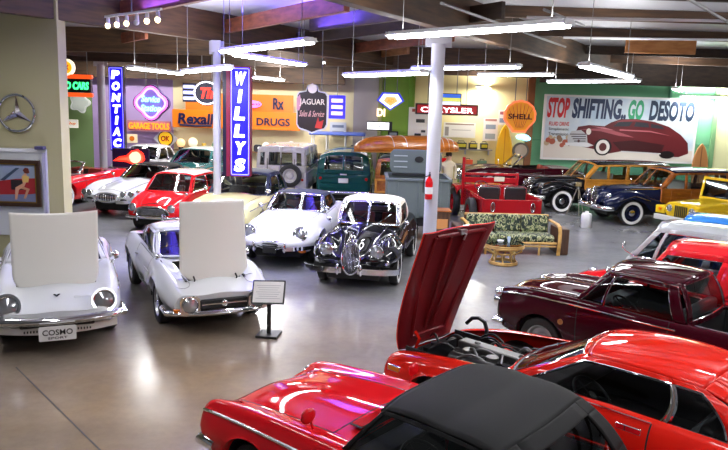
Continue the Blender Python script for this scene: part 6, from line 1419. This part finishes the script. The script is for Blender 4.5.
b = Board(516, 134, 529, 140, 27.9); t = b.thing('small_neon', 'small pale cyan neon just under the orange scallop sign', 'neon sign'); mb = MB(); mb.ell((0, 0, 0), b.w / 2, .05, b.h / 2, 20, 8); mb.ell((.15, -.02, -.06), b.w / 3, .05, b.h / 2.4, 16, 8); mb.build('tube', NC, t); MB().box((0, .15, 0), (.08, .26, .08)).build('bracket', STEEL, t)
# posters
def poster(px0, py0, px1, py1, label, col, blobs=(), Y=28.02):
    b = Board(px0, py0, px1, py1, Y); t = b.thing('poster', label, 'poster'); MB().prism(rrect(b.w, b.h, .01), .03, 0, M0, -.03).build('sheet', pm('poster_' + col, col, .6), t)
    for (x, y, w_, h_, c) in blobs: MB().prism(rrect(b.w * w_, b.h * h_, .01, cx=b.w * x, cy=b.h * y), .004, 0, M0).build('printed_shape', pm('ink_' + c, c, .6), t)
    MB().box((0, .10, 0), (.1, .15, .1)).build('bracket', STEEL, t)
poster(409, 107, 429, 146, 'tall white wall chart with dark car shapes and red headline, left of white column', '#ece6dc', ((0, .42, .7, .08, '#b05a4a'), (.05, .15, .4, .09, '#3a3a3a'), (-.05, -.22, .3, .08, '#2a2a2a'), (.2, -.12, .2, .06, '#3a3a3a')))
poster(444, 122, 475, 138, 'wide white board with ruled lines on the yellow wall', '#ece8d8', ((0, .38, .9, .08, '#a08a70'), (-.4, -.1, .12, .6, '#9a9488'), (.05, 0, .6, .04, '#b0a898')))
poster(484, 118, 497, 141, 'narrow white poster of two pictures on the yellow wall beside the yellow surfboard', '#e6e0d4', ((0, .42, .8, .1, '#b07a6a'), (0, .12, .7, .2, '#8a98a0'), (0, -.3, .7, .24, '#98a09a')))
poster(499, 110, 506, 125, 'slim white notice left of the scallop sign', '#e8e2d6', ((0, .3, .7, .2, '#a05a5a'), (0, -.2, .7, .3, '#8a98a8')))
poster(330, 122, 346, 136, 'pale blue wall notice behind the blue canopy car', '#c8ccd4', ((0, .2, .7, .2, '#707a90'), (0, -.2, .7, .1, '#8a8a90')))
# billboard
b = Board(545, 94, 693, 164, 28.0); t = b.thing('billboard', 'huge framed billboard of a maroon sedan headed STOP SHIFTING on the green wall', 'billboard'); W_, H_ = b.w, b.h
MB().prism(rrect(W_, H_, .02), .08, 0, M0, -.08).build('frame', pm('billboard_frame', '#e2e2e0', .5), t)
MB().prism(rrect(W_ * .97, H_ * .94, .01), .006, 0, M0).build('sky_field', pm('billboard_sky', '#b4cadb', .5, vary=('#d6dfe2', 1.1, 3)), t)
MB().prism([(-.485 * W_, -.47 * H_), (.485 * W_, -.47 * H_), (.485 * W_, -.30 * H_), (.1 * W_, -.26 * H_), (-.2 * W_, -.22 * H_), (-.485 * W_, -.20 * H_)], .006, 0, M0, .006).build('ground_field', pm('billboard_ground', '#d4cdc2', .5), t)
mb = MB(); rnd = random.Random(3)
for k in range(14): x = rnd.uniform(-.47, -.30); mb.prism(disc(rnd.uniform(.05, .12), 9, x * W_, rnd.uniform(-.28, -.14) * H_), .003, k % 3, M0, .012 + k * .0004)
mb.build('painted_shrubs', [pm('bb_brown', '#8a6a52', .6), pm('bb_rust', '#a8543e', .6), pm('bb_sand', '#b8a484', .6)], t)
for s, c, x0, x1 in (('STOP', '#c8252c', -.475, -.335), ('SHIFTING..', '#1d2f52', -.315, .035), ('GO', '#2f9a6a', .045, .145), ('DESOTO', '#1d3048', .185, .475)):
    mb = MB(); text_mb(mb, s, (x0 + x1) / 2 * W_, .30 * H_, (x1 - x0) * W_, .31 * H_, .006, .008, 0, M0, .045, .06); mb.build('lettering', pm('bb_' + s[:2], c, .5), t)
mb = MB(); text_mb(mb, 'FLUID DRIVE', -.395 * W_, .055 * H_, .13 * W_, .06 * H_, .006, .006, 0, M0, .02); mb.build('lettering', pm('bb_ST', '#c8252c', .5), t)
for s, y in (('Simplimatic', -.03), ('Transmission', -.10)): mb = MB(); text_mb(mb, s, -.395 * W_, y * H_, .13 * W_, .05 * H_, .006, .006, 0, M0, .01); mb.build('lettering', BLACK, t)
def pp(name, pts, c, z, par=None): return MB().prism([(x * W_, y * H_) for x, y in pts], .004, 0, M0, z).build(name, pm('bb_' + name + c, c, .4), par or t)
carp = pp('painted_car', [(-.30, -.26), (-.305, -.12), (-.28, -.04), (-.27, .02), (-.2, .05), (-.10, .04), (-.06, .10), (.0, .155), (.10, .165), (.22, .13), (.32, .06), (.40, -.06), (.45, -.18), (.46, -.34), (.40, -.40), (.30, -.40), (.28, -.36), (.02, -.34), (-.06, -.38), (-.10, -.34)], '#5e1a1f', .012)
pp('painted_shade', [(.02, -.34), (.28, -.36), (.30, -.22), (.10, -.16), (-.04, -.2)], '#3a0f13', .0165, carp); pp('painted_highlight', [(-.26, -.02), (-.1, .01), (.02, -.06), (.1, -.12), (.0, -.1), (-.12, -.04)], '#a0525a', .0165, carp); pp('painted_roof', [(-.04, .10), (.01, .145), (.10, .155), (.20, .125), (.10, .13), (.0, .115)], '#8a3a40', .0165, carp)
for pts in ([(-.045, .04), (-.01, .11), (.08, .12), (.06, .05)], [(.09, .05), (.10, .12), (.18, .105), (.19, .04)], [(.20, .04), (.20, .10), (.27, .07), (.29, .02)]): pp('painted_window', pts, '#2c3038', .0165, carp)
for (x, y, r_) in ((-.10, -.28, .085), (-.26, -.2, .03)):
    pp('painted_tyre', [(x + r_ * 1.1 * W_ / W_ * math.cos(a) * .62, y + r_ * 1.55 * math.sin(a)) for a in [2 * PI * k / 24 for k in range(24)]], '#1a1414', .0167, carp); pp('painted_whitewall', [(x + r_ * .9 * math.cos(a) * .58, y + r_ * 1.3 * math.sin(a)) for a in [2 * PI * k / 24 for k in range(24)]], '#e0dcd4', .0172, carp); pp('painted_hub', [(x + r_ * .5 * math.cos(a) * .58, y + r_ * .75 * math.sin(a)) for a in [2 * PI * k / 20 for k in range(20)]], '#5a2a2a', .0177, carp)
pp('painted_grille', [(-.33, -.24), (-.335, -.14), (-.31, -.05), (-.25, -.03), (-.21, -.10), (-.20, -.24), (-.27, -.28)], '#b8bcc0', .0175, carp)
for k in range(4): pp('painted_bar', [(-.32 + .01 * k, -.09 - .035 * k), (-.215, -.085 - .035 * k), (-.215, -.10 - .035 * k), (-.32 + .01 * k, -.105 - .035 * k)], '#4a4448', .0182, carp)
pp('painted_bumper', [(-.345, -.27), (-.345, -.23), (-.2, -.22), (-.16, -.26), (-.2, -.29)], '#d8dadc', .0186, carp); pp('painted_lamp', [(-.2 + .016 * math.cos(a), -.05 + .05 * math.sin(a)) for a in [2 * PI * k / 16 for k in range(16)]], '#e4e0d4', .0186, carp)
pp('painted_chrome', [(.02, -.345), (.28, -.365), (.28, -.35), (.02, -.33)], '#c8c8c8', .0186, carp); pp('painted_highlight', [(.0, .0), (.2, -.01), (.34, -.08), (.2, -.03), (.0, -.02)], '#b06068', .0168, carp); pp('painted_highlight', [(-.18, .03), (-.1, .02), (-.03, -.02), (-.1, .0)], '#c88088', .0168, carp)
pp('painted_rear_wheel', [(.32 + .05 * math.cos(a), -.37 + .06 * math.sin(a)) for a in [2 * PI * k / 20 for k in range(20)]], '#1a1010', .0167, carp)
# picture, panel and star on the near wall
YW = 12.92
b = Board(-26, 147, 50, 236, YW - .04); t = b.thing('display_panel', 'white display panel with ledge on the near wall behind the picture', 'panel'); MB().prism(rrect(b.w, b.h, .01), .05, 0, M0, -.04).build('panel', pm('panel_white', '#d6d8dc', .5), t, bevel=.005); 
MB().prism(rrect(.06, b.h, .005, cx=b.w / 2 - .03), .04, 0, M0, .01).build('edge_strip', pm('panel_lilac', '#b8b4d0', .5), t); MB().prism(rrect(b.w, .06, .005, cy=b.h / 2 - .03), .05, 0, M0, .01).build('ledge', WHITEP, t)
MB().box((b.w / 2 - .06, -.10, b.h / 2 + .03), (.16, .14, .06)).build('picture_lamp', pm('lamp_purple', '#4a4670', .4), t, bevel=.01)
b = Board(-40, 158, 42, 207, YW - .12); t = b.thing('framed_painting', 'dark-framed painting of a seated figure by a red car, on the near wall', 'picture'); w, h = b.w, b.h
fr = MB()
for sx, sy, ww, hh in ((0, h / 2 - .035, w, .07), (0, -h / 2 + .035, w, .07), (w / 2 - .035, 0, .07, h - .14), (-w / 2 + .035, 0, .07, h - .14)): fr.prism(rrect(ww, hh, .004, cx=sx, cy=sy), .05, 0, M0, -.01)
fr.build('frame', pm('picture_frame', '#3d2616', .4), t, bevel=.006); fi = MB()
for sx, sy, ww, hh in ((0, h / 2 - .08, w - .14, .02), (0, -h / 2 + .08, w - .14, .02), (w / 2 - .08, 0, .02, h - .14), (-w / 2 + .08, 0, .02, h - .14)): fi.prism(rrect(ww, hh, .002, cx=sx, cy=sy), .045, 0, M0, -.01)
fi.build('gilt_slip', pm('gilt', '#8a6a2c', .35, .6), t)
cv = MB().prism(rrect(w - .14, h - .14, .002), .015, 0, M0, -.015).build('canvas', pm('canvas_blue', '#8f9cb4', .6), t)
def pa(pts, c, z, nm): MB().prism([(x, y) for x, y in pts], .002, 0, M0, z).build(nm, pm('art_' + c, c, .6), cv)
pa([(-w / 2 + .09, -.2), (w / 2 - .09, -.14), (w / 2 - .09, -h / 2 + .09), (-w / 2 + .09, -h / 2 + .09)], '#6f7698', .001, 'painted_floor'); pa([(-.1, -.22), (-.1, .02), (.28, .08), (w / 2 - .09, .10), (w / 2 - .09, -.18), (.5, -.2)], '#9c1d22', .003, 'painted_red_car'); pa([(-.02, .05), (.28, .28), (.35, .28), (.06, .04)], '#3a4a60', .004, 'painted_windshield'); pa([(.18, -.12), (.18, .06), (.42, .06), (.42, -.12)], '#241c20', .005, 'painted_door')
pa([(.50, .10), (.46, .02), (.42, -.06), (.32, -.12), (.28, -.30), (.24, -.30), (.26, -.08), (.40, .0), (.38, .12), (.46, .20)], '#d09a7a', .007, 'painted_figure'); pa([(.40, -.06), (.52, -.10), (.44, -.28), (.40, -.28), (.46, -.12), (.36, -.10)], '#c08a6a', .007, 'painted_leg'); pa([(.44, .19), (.41, .24), (.45, .29), (.51, .28), (.53, .20), (.49, .18)], '#6a2a1c', .008, 'painted_hair'); pa([(.40, .14), (.52, .13), (.50, .02), (.40, .02)], '#d4b060', .008, 'painted_dress')
c = at(16.5, 113, YW - .06); t = thing('star_emblem', 'large chrome three-pointed star in a ring on the olive near wall', 'emblem', c); r = .325
MB().tube([(r * math.cos(2 * PI * k / 48), 0, r * math.sin(2 * PI * k / 48)) for k in range(48)], .026, 10, closed=True).build('ring', CHROME, t)
mb = MB()
for k in range(3):
    a = PI / 2 + 2 * PI * k / 3; u = Vector((math.cos(a), 0, math.sin(a))); v = Vector((-math.sin(a), 0, math.cos(a))); tip = u * r; base = -u * .03
    p1, p2 = u * .03 + v * .06, u * .03 - v * .06; f = Vector((0, -.045, 0)); bk = Vector((0, .0, 0))
    mb.add([tip, p1, Vector((0, -.05, 0)), p2, Vector((0, .0, 0))], [(0, 1, 2), (0, 2, 3), (0, 3, 4), (0, 4, 1), (1, 4, 2), (2, 4, 3)])
mb.build('star', CHROME, t, ang=20); MB().cyl((0, .04, 0), .03, .10, 12, 0, 'y').build('mount', STEEL, t)
# track light of six bulbs on the near girder side
a, b_ = atz(108, 17, 4.55), atz(158, 10, 4.55); d = (b_ - a); c = (a + b_) / 2; t = thing('track_light', 'white track light with six small spot bulbs under the rust-red purlin at upper left', 'ceiling light', (c.x, c.y, c.z), math.atan2(d.y, d.x)); L = d.length
MB().box((0, 0, .01), (L + .2, .04, .035)).build('track', WHITEP, t)
MB().tube([(0, 0, .02), (0, 0, CEIL - c.z)], .012, 6).build('stem', WIRE, t)
for k in range(6):
    x = -L / 2 + L * k / 5; mb = MB(); mb.cyl((x, 0, -.08), .035, .12, 14, 0, 'z', .028); mb.tube([(x, 0, 0), (x, 0, -.04)], .01, 6); o = mb.build('spot_head', WHITEP, t); MB().ell((x, -.01, -.15), .045, .045, .05, 14, 8).build('bulb', em('bulb', '#ffe2b0', 6 if k != 3 else .2) if k != 3 else WHITEP, o)
    
# shelf of bric-a-brac on the cream wall
Ys = 27.85
def shelf(px0, px1, py, label, m, d=.42, Y=Ys):
    a, b2 = at(px0, py, Y), at(px1, py, Y); c = (a + b2) / 2; w = abs(b2.x - a.x); t = thing('wall_shelf', label, 'shelf', (c.x, Y + .1, c.z)); MB().box((0, 0, -.02), (w, d, .04)).build('board', m, t, bevel=.005)
    for x in (-w * .45, 0, w * .45): MB().box((x, .1, -.12), (.04, d * .5, .2)).build('bracket', STEEL, t)
    return c.z, t
zs, _ = shelf(174, 352, 152, 'long shelf of lamps and old radios under the orange drug-store sign', pm('shelf_wood', '#7a5a3a', .6))
GLB = pm('milk_glass', (.85, .85, .82), .25, emit=(1, .95, .85), estr=.35)
def item(px, kind, h, m, label):
    x = at(px, 150, Ys).x; h = h * .68
    if kind == 'globe': t = thing('globe_lamp', label, 'lamp', (x, Ys, zs)); MB().cyl((0, 0, h * .12), h * .22, h * .24, 16).build('base', BLACK, t); MB().ell((0, 0, h * .62), h * .40, h * .3, h * .40, 18, 12).build('globe', m, t)
    elif kind == 'radio': t = thing('radio', label, 'radio', (x, Ys, zs)); MB().prism(rrect(h * 1.1, h, h * .3, cy=h / 2), .2, 0, M0, -.1).build('case', m, t, bevel=.01); MB().prism(disc(h * .2, 20, h * .2, h * .55), .02, 0, M0, .1).build('dial', GLB, t)
    elif kind == 'can': t = thing('oil_can', label, 'can', (x, Ys, zs)); MB().cyl((0, 0, h * .4), h * .26, h * .8, 18).build('body', m, t); MB().cyl((0, 0, h * .88), h * .08, h * .2, 10).build('spout', STEEL, t)
    elif kind == 'jar': t = thing('glass_jar', label, 'jar', (x, Ys, zs)); MB().lathe([(0, 0), (h * .28, 0), (h * .3, h * .6), (h * .18, h * .8), (h * .18, h * .86), (0, h * .86)], 18).build('jar', m, t); MB().cyl((0, 0, h * .93), h * .2, h * .12, 14).build('lid', CHROME, t)
    elif kind == 'scale': t = thing('shop_scale', label, 'scale', (x, Ys, zs)); MB().box((0, 0, h * .12), (h * .7, .22, h * .24)).build('base', m, t, bevel=.01); MB().cyl((0, -.02, h * .62), h * .34, .1, 24, 0, 'y').build('dial', GLB, t); MB().box((0, 0, h * .3), (.05, .05, h * .3)).build('neck', STEEL, t)
cA, cB, cC, cD = pm('item_yellow', '#d8b040', .5), pm('item_green', '#5a7a5a', .5), pm('item_dark', '#2c2a30', .45), pm('item_teal', '#3f8a90', .4)
for a in ((181, 'globe', .62, pm('lamp_amber', '#f0c890', .3, emit='#ffd090', estr=.8), 'warm amber globe lamp at the left end of the long shelf'), (193, 'globe', .7, pm('lamp_cream', '#f0e0c0', .3, emit='#fff0d0', estr=.6), 'cream globe lamp between amber lamp and second column'), (204, 'can', .5, cA, 'yellow oil can on the long shelf near the second column'),
          (258, 'radio', .42, cC, 'dark radio on the long shelf just right of the tall bright blue sign'), (266, 'scale', .6, cB, 'green shop scale with white dial on the long shelf'), (275, 'jar', .6, cD, 'teal glass jar with chrome lid on the long shelf'), (283, 'can', .56, pm('item_white', '#d8d8d8', .4), 'white oil can beside the teal jar on the long shelf'), (291, 'globe', .66, GLB, 'milk-white globe lamp below the DRUGS letters'), (300, 'radio', .48, pm('item_brown', '#8a5a30', .4), 'brown radio right of the white globe lamp on the shelf'), (310, 'globe', .6, pm('lamp_yellow', '#f0d0a0', .3, emit='#ffdca8', estr=.6), 'yellowish globe lamp under the dark shield sign'), (214, 'jar', .5, cB, 'green glass jar hidden half behind the second column')): item(*a)
MW = pm('bench_grey', '#9a958a', .5)
zs2, _ = shelf(440, 492, 149, 'upper tool shelf on the yellow wall holding black and yellow boxes', MW)
zb, tb = shelf(432, 494, 164, 'lower workbench shelf on the yellow wall', MW, .55)
for px, w_, lb in ((450, .34, 'leftmost black and yellow tool box on the upper shelf'), (461, .42, 'large black and yellow tool box, second from left on upper shelf'), (473, .32, 'black and yellow tool box third along the upper shelf'), (484, .28, 'rightmost black and yellow tool box on the upper shelf')):
    x = at(px, 145, Ys).x; t = thing('tool_box', lb, 'tool box', (x, Ys, zs2)); MB().box((0, 0, .13), (w_, .26, .24)).build('case', pm('box_black', '#20221c', .5), t, bevel=.02); MB().box((0, -.135, .14), (w_ * .8, .012, .12)).build('yellow_panel', pm('box_yellow', '#c8b81c', .5), t); MB().tube([(-w_ * .3, 0, .25), (-w_ * .25, 0, .31), (w_ * .25, 0, .31), (w_ * .3, 0, .25)], .014, 6).build('handle', BLACK, t)
for px, h, m, lb in ((446, .22, RED, 'red vice-shaped tool case on the lower workbench shelf'), (468, .18, pm('orange_tool', '#d8501c', .5), 'small orange tool case on the lower workbench shelf'), (482, .16, cB, 'green tool case at the right end of the lower workbench shelf')):
    x = at(px, 160, Ys).x; t = thing('tool_case', lb, 'tool case', (x, Ys, zb)); MB().box((0, 0, h / 2), (.36, .24, h)).build('case', m, t, bevel=.02); MB().tube([(-.08, 0, h), (-.06, 0, h + .05), (.06, 0, h + .05), (.08, 0, h)], .012, 6).build('handle', BLACK, t)
def surfboard(px0, py0, px1, py1, c, label, c2, Y=27.9):
    a, b2 = at(px0, py0, Y), at(px1, py1, Y); h = abs(a.z - b2.z); w = abs(b2.x - a.x); cc = (a + b2) / 2; h = cc.z + h / 2 - .01; cc.z = h / 2 + .01; t = thing('surfboard', label, 'surfboard', (cc.x, Y, cc.z))
    out = [(w / 2 * (math.sin(PI * k / 20) ** .62) * (1 if k else 0), -h / 2 + h * k / 20) for k in range(21)]; P = out + [(-x, y) for x, y in out[-2:0:-1]]
    MB().prism(P, .07, 0, M0, -.035).build('board', c, t, bevel=.02); MB().box((0, -.04, 0), (.03, .012, h * .86)).build('stringer', c2, t); MB().box((0, .16, 0), (.1, .27, .05)).build('bracket', STEEL, t)
surfboard(497, 124, 511, 172, pm('board_yellow', '#e8b418', .3, 0, .5), 'bright yellow surfboard upright against the yellow wall', pm('board_line', '#c88a10', .4)); surfboard(694, 143, 706, 182, pm('board_brown', '#b07a48', .35, 0, .4), 'brown wooden surfboard upright against the green wall beside the billboard', pm('board_dark', '#6a4226', .4))
b = Board(513, 143, 528, 158, 27.9); t = b.thing('wall_clock', 'round grey dial on the wall under the orange scallop sign', 'dial'); MB().cyl((0, 0, 0), b.w * .5, .14, 28, 0, 'y').build('rim', pm('dial_rim', '#6a665e', .4, .5), t); MB().cyl((0, -.08, 0), b.w * .38, .03, 28, 0, 'y').build('face', pm('dial_face', '#b0a894', .5), t); MB().box((0, .17, 0), (.06, .24, .06)).build('bracket', STEEL, t)
# repeats of one kind share a group
KIND = {'tool_box': 'tool boxes on the upper shelf', 'tool_case': 'tool cases on the workbench shelf', 'globe_lamp': 'globe lamps on the long shelf', 'radio': 'radios on the long shelf', 'oil_can': 'oil cans on the long shelf', 'glass_jar': 'glass jars on the long shelf', 'poster': 'posters on the back wall', 'surfboard': 'surfboards against the back wall', 'minibus': 'small minibuses at the right', 'woodie_wagon': 'wood-sided wagons under the billboard', 'wall_shelf': 'wall shelves', 'vertical_neon_sign': 'tall blue neon signs', 'lit_box_sign': 'lit box signs', 'small_neon': 'small neon signs', 'small_sign': 'small wall signs'}
for o in bpy.data.objects:
    if o.parent is None and o.get('label') and o.name.split('.')[0] in KIND: o['group'] = KIND[o.name.split('.')[0]]
